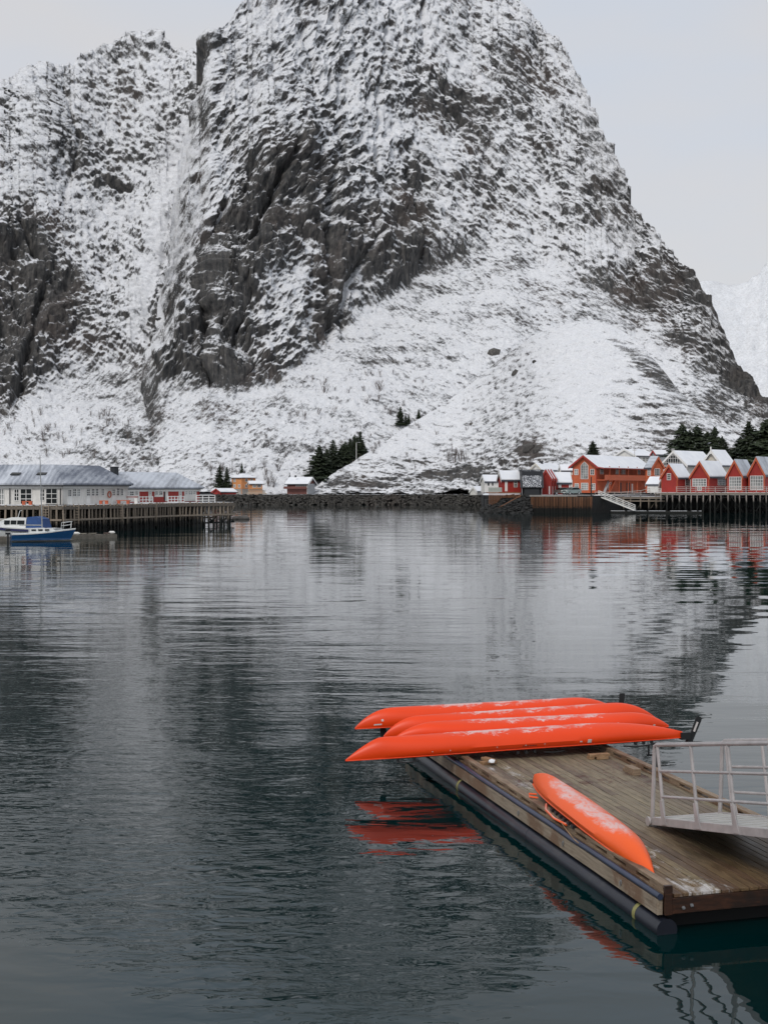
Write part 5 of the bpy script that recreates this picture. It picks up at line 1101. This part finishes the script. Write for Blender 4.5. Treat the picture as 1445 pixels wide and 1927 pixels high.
M['block_wood'] = plain_wood('fresh_block_wood', (.17, .09, .045), (.28, .17, .09), (.38, .25, .14), None, stretch=(1, 4, 4))
M['pe_pipe'] = simple('black_plastic_pipe', (.011, .013, .021), .36, var=.3, scale=2.5, dirt=((.09, .09, .085), .4)); M['pe_small'] = simple('blue_black_pipe', (.030, .040, .075), .3, var=.25, scale=3)
M['strap'] = simple('worn_yellow_strap', (.30, .28, .10), .6, var=.45, scale=9); M['bolt'] = simple('zinc_bolt', (.28, .29, .30), .45, metal=.5)

dock = thing('floating_dock', 'wooden floating dock with brown plank deck and black pipe float, nearest the camera', 'floating dock', O, RZ)
rn = random.Random(21); nb = 21; pw = (DW-.22)/nb
for i in range(nb):
    cut = rn.choice((4.3, 5.1, 5.9, 3.7)); x0 = .11+i*pw
    for (va, vb) in ((-.025+rn.uniform(-.006, .006), cut-.003), (cut+.003, DL)):
        dz = rn.uniform(-.0025, .0025); mb = MB().box((x0+.005, va, ZD-.036+dz), (x0+pw-.005, vb, ZD+dz)); mb.build('deck_board', M['deck_wood'], dock, bevel=.003)
for x, ln in ((0.0, DL), (DW-.10, DL)):
    MB().box((x, .0, ZD-.035), (x+.10, DL, ZD+.022)).build('rail_base', M['rail_wood'], dock, bevel=.003)
    MB().box((x, -.002, ZD+.066), (x+.105, DL, ZD+.102)).build('toe_rail', M['rail_wood'], dock, bevel=.004)
    v = .03
    while v < DL-.1:
        w_ = rn.choice((.26, .18, .32)); MB().box((x+.004, v, ZD+.0225), (x+.098, min(DL, v+w_), ZD+.0655)).build('rail_block', M['rail_wood'], dock, bevel=.003); v += w_+.34
MB().box((-.005, -.045, ZD-.22), (.085, .0-.003, ZD+.104)).build('corner_post', M['wet_wood'], dock, bevel=.004)
MB().box((.088, -.04, ZD-.212), (DW, -.003, ZD-.04)).build('end_board', M['wet_wood'], dock, bevel=.004)
MB().box((DW-.10, -.03, ZD-.22), (DW, .01, ZD-.04)).build('corner_post', M['wet_wood'], dock)
MB().box((-.075, .0, ZD-.225), (-.012, DL, ZD-.055)).build('side_board', M['side_wood'], dock, bevel=.004)
MB().box((DW+.012, .0, ZD-.225), (DW+.06, DL, ZD-.055)).build('side_board', M['side_wood'], dock, bevel=.004)
sp_ = MB(); pts = [(-.052+rn.uniform(-.006, .006), -.0+j*.6, ZD-.018+rn.uniform(-.004, .004)) for j in range(17)]; pts[0] = (-.05, -.02, ZD-.018); MB().tube(pts, .036, 14).build('side_pipe', M['pe_small'], dock, True)
for k, (u, r) in enumerate(((.03, .125), (1.3, .11), (2.6, .11))): MB().tube([(u, -.02 if k == 0 else .25, .045), (u, DL, .045)], r, 32).build('float_pipe', M['pe_pipe'], dock, True)
for v in (.52, 6.9, 3.9):
    o = MB().tube([(.03, v, .045), (.03, v+.07, .045)], .1275, 32).build('strap', M['strap'] if v != 3.9 else M['pe_pipe'], dock, True)
for k in range(11): MB().box((.12, .35+k*.9, ZD-.24), (DW-.12, .43+k*.9, ZD-.04)).build('joist', M['wet_wood'], dock)
MB().box((.16, .22, -.30), (DW-.12, .34, ZD-.245)).build('end_shade_plate', M['pitch_black'], dock); MB().box((.19, .34, -.30), (.23, DL-.3, ZD-.245)).build('side_shade_plate', M['pitch_black'], dock)  # black plates added so the space under the deck and its reflection go dark
for u in (.215, .315):
    b_ = MB().tube([(u, -.041, ZD-.15+.02*(u > .3)), (u, -.056, ZD-.15+.02*(u > .3))], .02, 6).build('bolt', M['bolt'], dock); MB().tube([(u, -.055, ZD-.15+.02*(u > .3)), (u, -.075, ZD-.15+.02*(u > .3))], .009, 8).build('bolt_end', M['bolt'], b_)
for v in (.9, 2.6, 4.2): MB().tube([(-.08, v, ZD-.10), (-.095, v+.01, ZD-.13), (-.09, v, ZD-.17), (-.08, v-.01, ZD-.14), (-.08, v, ZD-.10)], .006, 6).build('shackle', M['bolt'], dock, True)

def block(name, label, loc, rz, boxes, cat):
    t = thing(name, label, cat, loc, rz)
    for lo, hi, m_ in boxes: MB().box(lo, hi).build('board', M[m_], t, bevel=.003)
    return t
block('wood_blocks', 'two short timber offcuts crossed beside a snow lump under the front kayak', (1.68, 20.6, ZD), R(35), [((-.14, -.05, .001), (.14, .05, .055), 'block_wood'), ((-.05, -.12, .056), (.05, .12, .10), 'block_wood')], 'timber blocks')
sl = MB(); vs, fs = rock_mesh(3); sl.add([v*.12 for v in vs], fs); o = sl.build('snow_lump', M['snow'], None, True); o.location = (1.72, 20.47, ZD+.075); tag(o, 'small lump of ice lying on the crossed timber blocks left of the deck', 'snow')
block('wood_blocks', 'stack of three pale timber boards on the deck below the middle of the front kayak', (3.53, 21.02, ZD), RZ, [((-.18, -.05, .001), (-.09, .06, .045), 'block_wood'), ((-.06, -.09, .001), (.14, 0.0, .045), 'block_wood'), ((-.18, -.06, .046), (.18, .04, .085), 'block_wood')], 'timber blocks')
block('wood_blocks', 'double timber block bolted against the right toe rail of the dock', (3.84, 19.98, ZD), RZ+R(90), [((-.22, -.09, .001), (.16, .04, .05), 'rail_wood'), ((-.22, -.09, .051), (.10, .04, .10), 'rail_wood')], 'timber blocks')
pst = thing('mooring_post', 'black steel mooring post standing in the water right of the dock under the kayak end', 'post', (4.73, 22.2, -1))
MB().tube([(0, 0, 0), (0, 0, 1.46)], .062, 12).build('shaft', M['steel_dark'], pst, True); MB().bar((-.16, 0, 1.25), (0, 0, 1.25), .03, .03).bar((-.13, 0, 1.25), (-.13, 0, 1.42), .025, .025).build('cleat', M['steel_dark'], pst)

# ---------------------------------------------------------------- kayaks, keel up
def kayak_mat(name, col, amt):
    m, t, b = new_mat(name); tcn = t.nodes.new('ShaderNodeTexCoord'); g = t.nodes.new('ShaderNodeNewGeometry'); s = t.nodes.new('ShaderNodeSeparateXYZ'); t.links.new(g.outputs['Normal'], s.inputs[0])
    sp = t.nodes.new('ShaderNodeSeparateXYZ'); t.links.new(tcn.outputs['Object'], sp.inputs[0])
    n = noise(t, 3.2, 8, .72, vec=tcn.outputs['Object'], stretch=(1, 2.2, 1), dist=.5); n2 = noise(t, 22, 4, .7, vec=tcn.outputs['Object']); n3 = noise(t, 1.3, 3, .5, vec=tcn.outputs['Object'])
    a = mth(t, 'ADD', s.outputs['Z'], mth(t, 'MULTIPLY', mth(t, 'SUBTRACT', n.outputs['Fac'], .5), .75)); a = mth(t, 'ADD', a, mth(t, 'MULTIPLY', mth(t, 'SUBTRACT', n2.outputs['Fac'], .5), .30))
    ends = ramp(t, mth(t, 'ABSOLUTE', sp.outputs['X']), [(.55, 0), (.98, 1)]) if False else None
    xa = mth(t, 'MULTIPLY', mth(t, 'ABSOLUTE', sp.outputs['X']), .38); xe = ramp(t, xa, [(.45, 0), (.80, .5)]); a = mth(t, 'SUBTRACT', a, xe.outputs[0])
    f = ramp(t, a, [(.90-amt, 0), (1.04-amt, .62), (1.2-amt, .85)])
    base = ramp(t, n3.outputs['Fac'], [(.3, tuple(c*.93 for c in col)), (.7, col)]).outputs[0]
    c = mixc(t, f.outputs[0], base, (.66, .50, .48)); t.links.new(c, b.inputs['Base Color'])
    b.inputs['Specular IOR Level'].default_value = .35
    r = ramp(t, f.outputs[0], [(0, .40), (1, .85)]); t.links.new(r.outputs[0], b.inputs['Roughness']); bump(t, b, n2.outputs['Fac'], .25, .004); return m
M['kayak_red'] = kayak_mat('red_orange_kayak_plastic', (.80, .058, .006), -.02); M['kayak_orange'] = kayak_mat('orange_kayak_plastic', (.86, .115, .018), .05)
M['rubber'] = simple('black_rubber', (.012, .013, .014), .5, var=.2); M['sticker'] = simple('pale_sticker', (.62, .58, .56), .5, var=.25, scale=30)
def kayak(label, a, b, wid, H, lend, rend, mat='kayak_red', dip=(.0, .0), roll=0, group='upturned red kayaks stacked side by side'):
    """a, b: tips of the gunwale line in space, left and right; lend/rend = (length fraction of the run-out, exponent, end height fraction)"""
    a = Vector(a); b = Vector(b); L_ = (b-a).length; d = b-a; rz = math.atan2(d.y, d.x); ry = -math.asin(d.z/L_)
    t = thing('kayak', label, 'kayak', (a+b)/2, group=group, rot=(roll, ry, rz)); n = 56; rings = []
    sheer_pts = []
    for i in range(n+1):
        q = .5-.5*math.cos(math.pi*i/n)
        def side(x, e): return 1-(1-min(1, x/e[0]))**e[1]
        ht = H*min(e_[2]+(1-e_[2])*side(x_, e_) for e_, x_ in ((lend, q), (rend, 1-q)))
        w = wid/2*min(max(.035, 1-(1-min(1, x_/.45))**2.3) for x_ in (q, 1-q))
        zs = .055*(1-(2*q-1)**2)-dip[0]*max(0, 1-q/.14)**2-dip[1]*max(0, 1-(1-q)/.14)**2      # gunwale lifts off a little amidships
        x = -L_/2+L_*q; hh = max(.02, ht-zs); k = min(1, w/(wid*.35))
        sec = [(-.86, 0), (-.94, .14), (-1.0, .30), (-.90, .58), (-.64, .82), (-.27, .955), (0, 1.0), (.27, .955), (.64, .82), (.90, .58), (1.0, .30), (.94, .14), (.86, 0), (.80, -.05), (.6, -.16), (0, -.24), (-.6, -.16), (-.80, -.05)]
        rings.append([(x, w*sx, zs+hh*sz if sz >= 0 else zs+sz*H*.55*k) for sx, sz in sec])
        sheer_pts.append((x, w, zs))
    MB().loft(rings).build('hull', M[mat], t, True)
    for s_ in (-1, 1): MB().tube([(x, s_*(w*.86+.002), z) for x, w, z in sheer_pts[1:-1]], .009, 6).build('seam', M[mat], t, True)
    return t, L_, rings
def fit(t, name, pts, r, mt='rubber'): return MB().tube(pts, r, 8).build(name, M[mt], t, True)
def patch(t, rings, L_, q, s_idx, sx, sz, mt='sticker', name='sticker'):
    i = min(len(rings)-2, max(1, int(math.acos(1-2*q)/math.pi*56))); p0 = Vector(rings[i][s_idx]); p1 = Vector(rings[i][s_idx+1]); px_ = Vector(rings[i+1][s_idx])-p0; up = (p1-p0).normalized(); tx = px_.normalized(); nn = tx.cross(up).normalized()
    if nn.y > 0: nn = -nn
    c = (p0+p1)/2; vs = []
    for off in (-.002, .003):
        for u, v_ in ((-sx, -sz), (sx, -sz), (sx, sz), (-sx, sz)): vs.append(c+tx*u+up*v_+nn*off)
    return MB().add(vs, [(0,3,2,1),(4,5,6,7),(0,1,5,4),(1,2,6,5),(2,3,7,6),(3,0,4,7)]).build(name, M[mt], t)
def mid(px, py, d): return tuple(dp(px, py, d))
K4, L4, g4 = kayak('front red kayak of the stack, longest, with raised black rudder at its right end', mid(650, 1432, 20.5), mid(1283, 1388, 21.95), .62, .35, (.10, 1.35, .05), (.30, 2.2, .30))
K3, L3, g3 = kayak('second red kayak from the front, with two round pale spots near its right end', mid(738, 1394, 21.28), mid(1257, 1368, 22.52), .60, .295, (.16, 2.3, .08), (.17, 2.4, .12))
K2, L2, g2 = kayak('third red kayak from the front, squeezed between its neighbours', mid(722, 1388, 21.75), mid(1232, 1353, 23.04), .58, .345, (.14, 2.5, .1), (.18, 2.4, .1))
K1, L1, g1 = kayak('rearmost red kayak of the stack with a small white sticker near its left tip', mid(668, 1372, 22.47), mid(1168, 1343, 23.77), .60, .35, (.15, 2.4, .08), (.2, 2.3, .08))
# rudders
def rudder(t, x, z0, ang, ln=.42, flip=1, head=True):
    r = link_mesh('rudder', MB().loft([[(-.045, -.008, 0), (.045, -.008, 0), (.045, .008, 0), (-.045, .008, 0)], [(-.05, -.008, ln*.5), (.055, -.008, ln*.5), (.055, .008, ln*.5), (-.05, .008, ln*.5)], [(-.055, -.007, ln*.9), (.06, -.007, ln*.9), (.06, .007, ln*.9), (-.055, .007, ln*.9)], [(-.04, -.006, ln), (.045, -.006, ln), (.045, .006, ln), (-.04, .006, ln)]]).mesh('rudder', M['rubber']), t, (x, 0, z0), (0, ang, 0))
    if head: MB().box((-.018, -.012, ln*.38), (.018, .012, ln*.78)).build('slot', M['sticker'], r)
    return r
rudder(K4, L4/2+.15, -.06, R(24), .44); hd = MB().box((-.02, -.05, -.03), (.16, .05, .09)).tube([(.15, -.04, -.08), (.15, .04, -.08)], .055, 12).build('rudder_mount', M['rubber'], K4); hd.location = (L4/2-.02, 0, 0)
rudder(K1, L1/2-.0, .14, R(6), .24, head=False); fl = rudder(K1, -L1/2+.50, .04, R(172), .21, head=False)
# deck fittings peeping out under the gunwale of the front kayak
for q0, q1 in ((.135, .20), (.56, .62), (.80, .89)):
    fit(K4, 'deck_line', [(-L4/2+L4*q0, -.20, -.035), (-L4/2+L4*(q0+q1)/2, -.23, -.045), (-L4/2+L4*q1, -.20, -.035)], .012)
for q in (.14, .185, .335, .48, .505, .53, .84, .865, .89): MB().box((-L4/2+L4*q-.02, -.245+.06*(abs(q-.5) > .3), -.03), (-L4/2+L4*q+.02, -.20+.06*(abs(q-.5) > .3), .02)).build('deck_fitting', M['rubber'], K4)
for q in (.235, .29, .51, .56, .44): patch(K4, g4, L4, q, 1, .008, .008, 'sticker', 'rivet')
patch(K4, g4, L4, .70, 1, .035, .03); patch(K4, g4, L4, .675, 1, .02, .012)
patch(K1, g1, L1, .085, 1, .07, .012); patch(K1, g1, L1, .10, 2, .02, .018); patch(K2, g2, L2, .11, 2, .02, .018); patch(K3, g3, L3, .94, 1, .022, .022, 'sticker', 'spot'); patch(K3, g3, L3, .86, 0, .022, .018, 'sticker', 'spot'); patch(K3, g3, L3, .80, 2, .018, .014, 'sticker', 'spot')
lt = MB()
for k in range(9): lt.box((k*.028, -.003, (k % 3)*.002), (k*.028+.018, .0, .018+(k % 2)*.004))
l_ = lt.build('lettering', M['rubber'], K4, kind='stuff'); l_.location = (-.05, -.296, .10)

# small single kayak on the deck by the left rail
KS, LS, gs = kayak('small orange kayak lying keel up alone on the deck beside the left rail', (2.19, 18.75, ZD+.11), (3.078, 14.51, ZD+.02), .56, .29, (.16, 1.7, .50), (.22, 2.0, .10), 'kayak_orange', roll=R(-8), group=None)
fit(KS, 'grab_loop', [(-1.42, -.20, .02), (-1.46, -.30, .01), (-1.36, -.32, -.01), (-1.30, -.22, .0)], .013, 'kayak_orange')
fit(KS, 'cockpit_rim', [(-1.0, -.20, -.01), (-.75, -.29, -.03), (-.35, -.315, -.035), (0.0, -.27, -.02)], .017, 'kayak_orange')
fit(KS, 'stern_toggle', [(-LS/2-.10, 0, .02), (-LS/2+.02, 0, .02)], .022)
for k in range(6): MB().box((-.62+k*.16, -.285, .0), (-.55+k*.16, -.24, .04)).build('deck_fitting', M['rubber'], KS)
fit(KS, 'bungee_cord', [(-.2, -.29, -.02), (.15, -.32, -.05), (.45, -.34, -.07), (.62, -.33, -.08)], .007, 'block_wood')
o = MB().box((-.12, -.05, 0), (.12, .05, .06)).build('wood_chock', M['block_wood'], None, bevel=.003); o.location = (2.41, 18.11, ZD+.003); o.rotation_euler = (0, 0, R(-70)); tag(o, 'small timber chock propping the far end of the single orange kayak', 'timber block')

# ---------------------------------------------------------------- gangway down to the dock
M['alu'] = simple('weathered_aluminium', (.40, .375, .37), .48, metal=.12, var=.22, scale=5); M['alu_plate'] = simple('frosted_deck_plate', (.46, .45, .425), .7, var=.18, scale=3, dirt=((.30, .28, .25), .5))
GL = 13.0; SL = R(11.4)
gw = thing('gangway', 'grey aluminium gangway with tube railings coming down onto the near dock', 'gangway', (3.519, 16.82, ZD+.078), rot=(0, -SL, math.atan2(-.966, .2588)))
for y, s_ in ((0, -1), (.99, 1)):
    MB().box((0.02, y-.02, -.055), (GL, y+.02, .045)).build('side_beam', M['alu'], gw, bevel=.004)
    nm = 'near' if s_ < 0 else 'far'
    H_ = .975; xs_ = [.375+.9*k for k in range(15)]
    fit(gw, 'top_rail', [(.03, y, .0), (.16, y, .45), (.275, y, H_-.08), (.30, y, H_-.02), (.37, y, H_), (GL, y, H_)], .028, 'alu')
    for z in (.64, .315): fit(gw, 'mid_rail', [(xs_[0], y, z), (GL, y, z)], .019, 'alu')
    for x in xs_:
        if x > GL: break
        fit(gw, 'post', [(x, y, .02), (x, y, H_)], .0225, 'alu')
        MB().prism([(x-.028, -.04), (x+.10, -.04), (x+.028, .27), (x-.028, .27)], y+s_*.022, y+s_*.03, 'y').build('gusset', M['alu'], gw)
        MB().box((x+.026, y+s_*.0-.022, .0), (x+.032, y+.022, .24)).build('gusset', M['alu_plate'], gw) if False else None
MB().box((.05, .021, .012), (GL, .969, .03)).build('deck_plate', M['alu_plate'], gw)
for k in range(40): MB().box((.15+k*.32, .03, .031), (.17+k*.32, .96, .038)).build('tread_bar', M['alu_plate'], gw)
fit(gw, 'roller', [(-.005, -.03, -.01), (-.005, 1.02, -.01)], .048, 'alu'); MB().tube([(.0, -.055, -.008), (.0, -.03, -.008)], .06, 16).build('end_plate', M['alu'], gw, True)
# ================================================================ trees, shrubs, boulders
def needle_mat():
    m, t, b = new_mat('spruce_needles'); n = noise(t, .9, 4, .6); hv = t.nodes.new('ShaderNodeHueSaturation')
    c = ramp(t, n.outputs['Fac'], [(.3, (.013, .022, .013)), (.6, (.034, .044, .022)), (.8, (.065, .055, .028))]).outputs[0]
    t.links.new(c, hv.inputs['Color']); t.links.new(mth(t, 'ADD', mth(t, 'MULTIPLY', randval(t), .5), .75), hv.inputs['Value']); n5 = noise(t, 2.2, 5, .7, coord='Position'); sf = ramp(t, n5.outputs['Fac'], [(.60, 0), (.66, .55)])
    t.links.new(mixc(t, sf.outputs[0], hv.outputs[0], (.45, .46, .48)), b.inputs['Base Color']); b.inputs['Roughness'].default_value = .8
    b.inputs['Specular IOR Level'].default_value = .2; return m
M['needles'] = needle_mat(); M['bark'] = simple('bark', (.05, .038, .03), .9, var=.4); M['twig'] = simple('bare_twigs', (.10, .075, .065), .9, var=.3, objvar=.6)
def spruce_mesh(seed, wide=.30, gap=.12, full=1.0):
    """unit-height conifer: drooping branch sprays in uneven whorls"""
    rn = random.Random(seed); mb = MB(); lev = 26
    for i in range(lev):
        z = .10+.87*(i/(lev-1))**.92; reach = wide*(1-z)**.78*rn.uniform(.72, 1.18)+.012; nbr = int((5+6*(1-z))*full)
        a0 = rn.uniform(0, 6.28)
        for k in range(nbr):
            if rn.random() < gap: continue
            a = a0+6.283*k/nbr+rn.uniform(-.25, .25); r = reach*rn.uniform(.6, 1.15); zz = z+rn.uniform(-.015, .015); drop = -.16*r+rn.uniform(-.015, .02)+.10*r*(z > .7)
            dx, dy = math.cos(a), math.sin(a); sx, sy = -dy, dx; w = r*.26+.006
            segs = 3; prev = None
            for j in range(segs+1):
                q = j/segs; p = Vector((dx*r*q, dy*r*q, zz+drop*q*q*1.2)); ww = w*math.sin(math.pi*min(1, .18+.75*q))*(1-.35*q)
                cur = (p+Vector((sx*ww, sy*ww, -.018*rn.random()-.25*ww)), p+Vector((0, 0, .008)), p-Vector((sx*ww, sy*ww, .018*rn.random()+.25*ww)))
                if prev is not None: mb.add(list(prev)+list(cur), [(0,1,4,3),(1,2,5,4)])
                prev = cur
            for j in range(3):   # hanging side sprays
                q = rn.uniform(.3, 1); p = Vector((dx*r*q, dy*r*q, zz+drop*q*q)); b_ = rn.choice((-1, 1)); l = w*rn.uniform(.8, 1.5)
                mb.add([p, p+Vector((sx*l*b_, sy*l*b_, -.02)), p+Vector((sx*l*.5*b_+dx*l*.4, sy*l*.5*b_+dy*l*.4, -.03-.2*l))], [(0,1,2)])
    return mb.mesh('crown', M['needles'])
def trunk_mesh(r=.016): return MB().tube([(0, 0, -.06), (0, 0, .5), (0, 0, .97)], [r, r*.6, r*.12], 6).mesh('trunk', M['bark'])
SPR = [spruce_mesh(s_, w_, g_, f_) for s_, w_, g_, f_ in ((1, .22, .14, 1), (2, .27, .18, 1), (3, .19, .2, .9), (4, .24, .12, 1.1))]
PIN = [spruce_mesh(s_, w_, g_, f_) for s_, w_, g_, f_ in ((11, .42, .10, 1.5), (12, .50, .12, 1.6), (13, .38, .08, 1.5))]
TRK = trunk_mesh()
def tree(label, px, top, base, pos, meshes, group=None, i=0, cat='spruce', name='spruce_tree', wide=1.0):
    pos = Vector(pos); d = pos.y; h = (base-top)/F*d*1.04; t = thing(name, label, cat, pos, i*1.7, group)
    c = link_mesh('crown', meshes[i % len(meshes)], t); c.scale = (h*wide, h*wide, h); k = link_mesh('trunk', TRK, t); k.scale = (h, h, h); return t
gl = 'spruces behind the headland crest'
spr = [(612, 856, 901), (630, 846, 889), (661, 834, 868), (674, 836, 864), (599, 852, 908), (601, 839, 907), (594, 862, 906), (605, 850, 903), (615, 846, 899), (621, 858, 895), (639, 845, 880), (647, 836, 877), (655, 838, 870), (672, 822, 861), (682, 828, 860), (609, 858, 900), (627, 829, 884), (634, 858, 884), (643, 838, 876), (650, 832, 872), (659, 826, 866), (667, 819, 862), (678, 813, 858), (686, 838, 856)]
for i, (px, tp_, bs) in enumerate(spr):
    d = on('mountain', px, bs).y-.6; lab = {601: 'tall pointed spruce at the left end of the dark row above the maroon house', 594: 'low wide spruce at the very left foot of the dark row', 627: 'tall thin spruce standing free in the middle of the dark row', 678: 'tallest dark spruce at the upper right end of the row', 686: 'small spruce last at the upper right of the row', 599: 'bushy spruce half covering the foot of the pointed one at the left end', 605: 'dark spruce pressed between the pointed left spruce and the next ones', 609: 'low filled out spruce behind the front trees near the left end', 615: 'upright spruce fourth tip along the row from the left', 621: 'short spruce in the dip of the row left of the free standing thin one', 650: 'dark spruce directly left of the pale lamp post trees on the crest', 634: 'short spruce under the right side of the thin free standing one', 655: 'broad spruce in the upper half of the row beside the lamp post', 674: 'spruce pressed against the left side of the tallest one', 630: 'dense low spruce at the right foot of the thin free standing one', 682: 'low spruce tucked right under the tallest at the upper end', 667: 'pointed spruce second in height left of the tallest one'}.get(px, 'dark spruce crowded in the row rising behind the headland crest')
    tree(lab, px, tp_, bs, (zx(px, d), d, CH+(HY-bs)/F*d), SPR, gl, i, wide=1.9)
tree('left one of two close spruces behind the red boat shed', 413.5, 875, 919, (zx(413.5, 378), 378, 4.4), SPR, None, 3, wide=1.3)
tree('right one of two close spruces beside the orange house', 427, 878, 919, (zx(427, 378.5), 378.5, 4.4), SPR, None, 0, wide=1.3)
tree('single small spruce standing behind the roof of the orange house', 455.5, 876, 894, on('mountain', 455.5, 894), SPR, None, 1)
tree('small spruce left of the house with the maroon lower storey', 546, 889, 913, on('mountain', 546, 913), SPR, None, 2)
for i, (px, tp_, bs, lab) in enumerate([(753, 770, 806, 'wider spruce high on the slope left of the headland crest'), (762, 780, 804, 'thin spruce just right of the wider one high on the slope'), (768, 783, 801, 'small dark spruce third in the little group high on the slope'), (787, 773, 792, 'lone slim spruce tip at the top of the headland crest')]):
    tree(lab, px, tp_, bs, on('mountain', px, bs), SPR, None, i+1, wide=1.3)
g2_ = 'dark conifers behind the village'
for i, (px, tp_, bs, d, lab) in enumerate([(1115, 832, 860, 300, 'round dark pine on the slope behind the roof of the orange lodge'), (1283, 801, 858, 300, 'broad dark conifer above the left gable of the white villa'), (1297, 812, 858, 303, 'lower conifer filling the gap behind the villa ridge'), (1311, 803, 858, 300, 'pointed conifer above the middle of the villa roof'), (1330, 815, 856, 304, 'low conifer behind the tiny red gable'),
        (1344, 806, 858, 299, 'wide conifer above the right gable of the villa'), (1358, 824, 862, 298, 'low conifer right of the villa gable'), (1391, 826, 872, 296, 'low dark conifer left of the tall pair at the right edge'), (1408, 797, 872, 294, 'tall dark conifer behind the striped roof cabin'), (1424, 815, 872, 297, 'conifer between the two tallest at the right edge'), (1441, 793, 874, 293, 'tallest conifer at the right edge of the picture'), (1465, 800, 874, 293, 'conifer cut off by the right picture edge')]):
    tree(lab, px, tp_-4, bs, (zx(px, d), d, CH+(HY-bs)/F*d-.3), PIN, g2_, i, 'conifer', 'conifer', 1.35)

def shrub_mesh(seed, n=9, wid=.5):
    rn = random.Random(seed); mb = MB()
    def br(p, d, l, r, lv):
        q = p+d*l; mb.tube([p, q], [r, r*.55], 3, False)
        if lv:
            for _ in range(rn.choice((2, 3, 3))):
                a = Vector((rn.gauss(0, .5), rn.gauss(0, .5), rn.uniform(.2, .7))); br(p+d*l*rn.uniform(.5, 1), (d+a*.8).normalized(), l*rn.uniform(.55, .8), r*.55, lv-1)
    for i in range(n):
        a = rn.uniform(0, 6.28); br(Vector((math.cos(a)*.05, math.sin(a)*.05, 0)), Vector((math.cos(a)*wid*rn.random(), math.sin(a)*wid*rn.random(), 1)).normalized(), rn.uniform(.25, .42), .020, 3)
    return mb.mesh('bare_shrub', M['twig'])
SHR = [shrub_mesh(1, 5, .5), shrub_mesh(2, 7, .7), shrub_mesh(3, 3, .25), shrub_mesh(4, 6, .9)]
def shrub(px, py, hpx, layer, label, group, i, wide=1.0, rnd=random.Random(4)):
    p = on(layer, px, py); h = hpx/F*p.y*1.15; o = link_mesh('bare_shrub', SHR[i % 4], None, tuple(p-Vector((0, 0, h*.05))), (0, 0, rnd.uniform(0, 6))); o.scale = (h*wide, h*wide, h); return tag(o, label, 'shrub', group)
rs = random.Random(14)
known = [(612, 742, 26, 'tallest leafless birch shrub in the middle of the snowy scree'), (714, 735, 28, None), (716, 708, 16, None), (700, 706, 12, None), (573, 790, 22, None), (560, 785, 16, None), (545, 788, 15, None), (630, 775, 16, None), (655, 742, 12, None), (685, 738, 14, None), (712, 755, 18, None), (520, 757, 14, None), (613, 722, 14, None), (735, 780, 18, None), (760, 765, 14, None),
         (690, 760, 15, None), (775, 745, 12, None), (600, 780, 14, None), (500, 830, 12, None), (660, 700, 10, None), (640, 760, 12, None), (725, 770, 12, None), (750, 790, 14, None), (795, 720, 10, None)]
for i, (px, py, h, lab) in enumerate(known):
    shrub(px, py, h, 'mountain', lab or 'leafless brown shrub scattered on the open snow slope left of the headland crest', 'bare shrubs on the open snow slope', i)
for i in range(26): shrub(rs.uniform(470, 800), rs.uniform(690, 800) if i % 3 else rs.uniform(800, 860), rs.uniform(7, 14), 'mountain', 'leafless brown shrub scattered on the open snow slope left of the headland crest', 'bare shrubs on the open snow slope', i)
for i in range(60): shrub(abs(rs.gauss(150, 95)), rs.uniform(775, 872), rs.uniform(10, 22), 'ridge', 'pale leafless birch in the thin wood above the white quay building', 'thin birch wood above the quay buildings', i, .8)
for i in range(14): shrub(rs.uniform(395, 530), rs.uniform(880, 912), rs.uniform(10, 20), 'ridge' if False else 'mountain', 'leafless shrub among the stones around the orange house', 'bare shrubs around the orange house', i)
for i, (px, py, h) in enumerate([(506, 918, 34), (514, 918, 28), (436, 882, 16), (498, 905, 20)]): shrub(px, py, h, 'mountain', 'tall dark leafless tree right of the orange house annex' if i < 2 else 'leafless shrub among the stones around the orange house', 'bare shrubs around the orange house', i, .6)
for i, (px, py, h) in enumerate([(855, 872, 40), (868, 872, 34), (845, 868, 26), (876, 870, 26), (880, 755, 10), (706, 846, 18), (715, 842, 16), (700, 850, 14), (800, 880, 14), (770, 870, 12), (1035, 600, 1)][:10]):
    shrub(px, py, h, 'headland', 'reddish brown leafless thicket bush low on the headland above the shore' if i < 4 else 'small leafless shrub on the snowy headland', 'bare shrubs on the headland', i, .7)
for i in range(34): shrub(rs.uniform(640, 1250), rs.uniform(800, 905), rs.uniform(5, 12), 'headland', 'small leafless shrub on the snowy headland', 'bare shrubs on the headland', i)
for px, py, r, lab in ((969, 703, 2.3, 'grey angular boulder lying on the smooth snowy shoulder of the headland'), (1008, 683, 1.3, 'small upright boulder right above the angular one on the snowy shoulder'), (885, 796, 1.2, 'small lone boulder on the open snow below the dark outcrop'), (928, 668, 4.2, 'large dark outcrop block sticking from the snow at the headland saddle'), (1000, 848, 4.0, 'large dark brown rock face block low on the headland behind the white house'), (1012, 852, 2.8, 'smaller dark rock block leaning on the large brown one behind the white house')):
    p = on('headland', px, py) if py > 700 or px > 940 else on('mountain', px, py); vs, fs = rock_mesh(px, 1.0); mb = MB(); mb.add([Vector((v.x*r*1.3, v.y*r, v.z*r*1.1)) for v in vs], fs); o = mb.build('boulder', M['rock']); o.location = p; tag(o, lab, 'boulder')
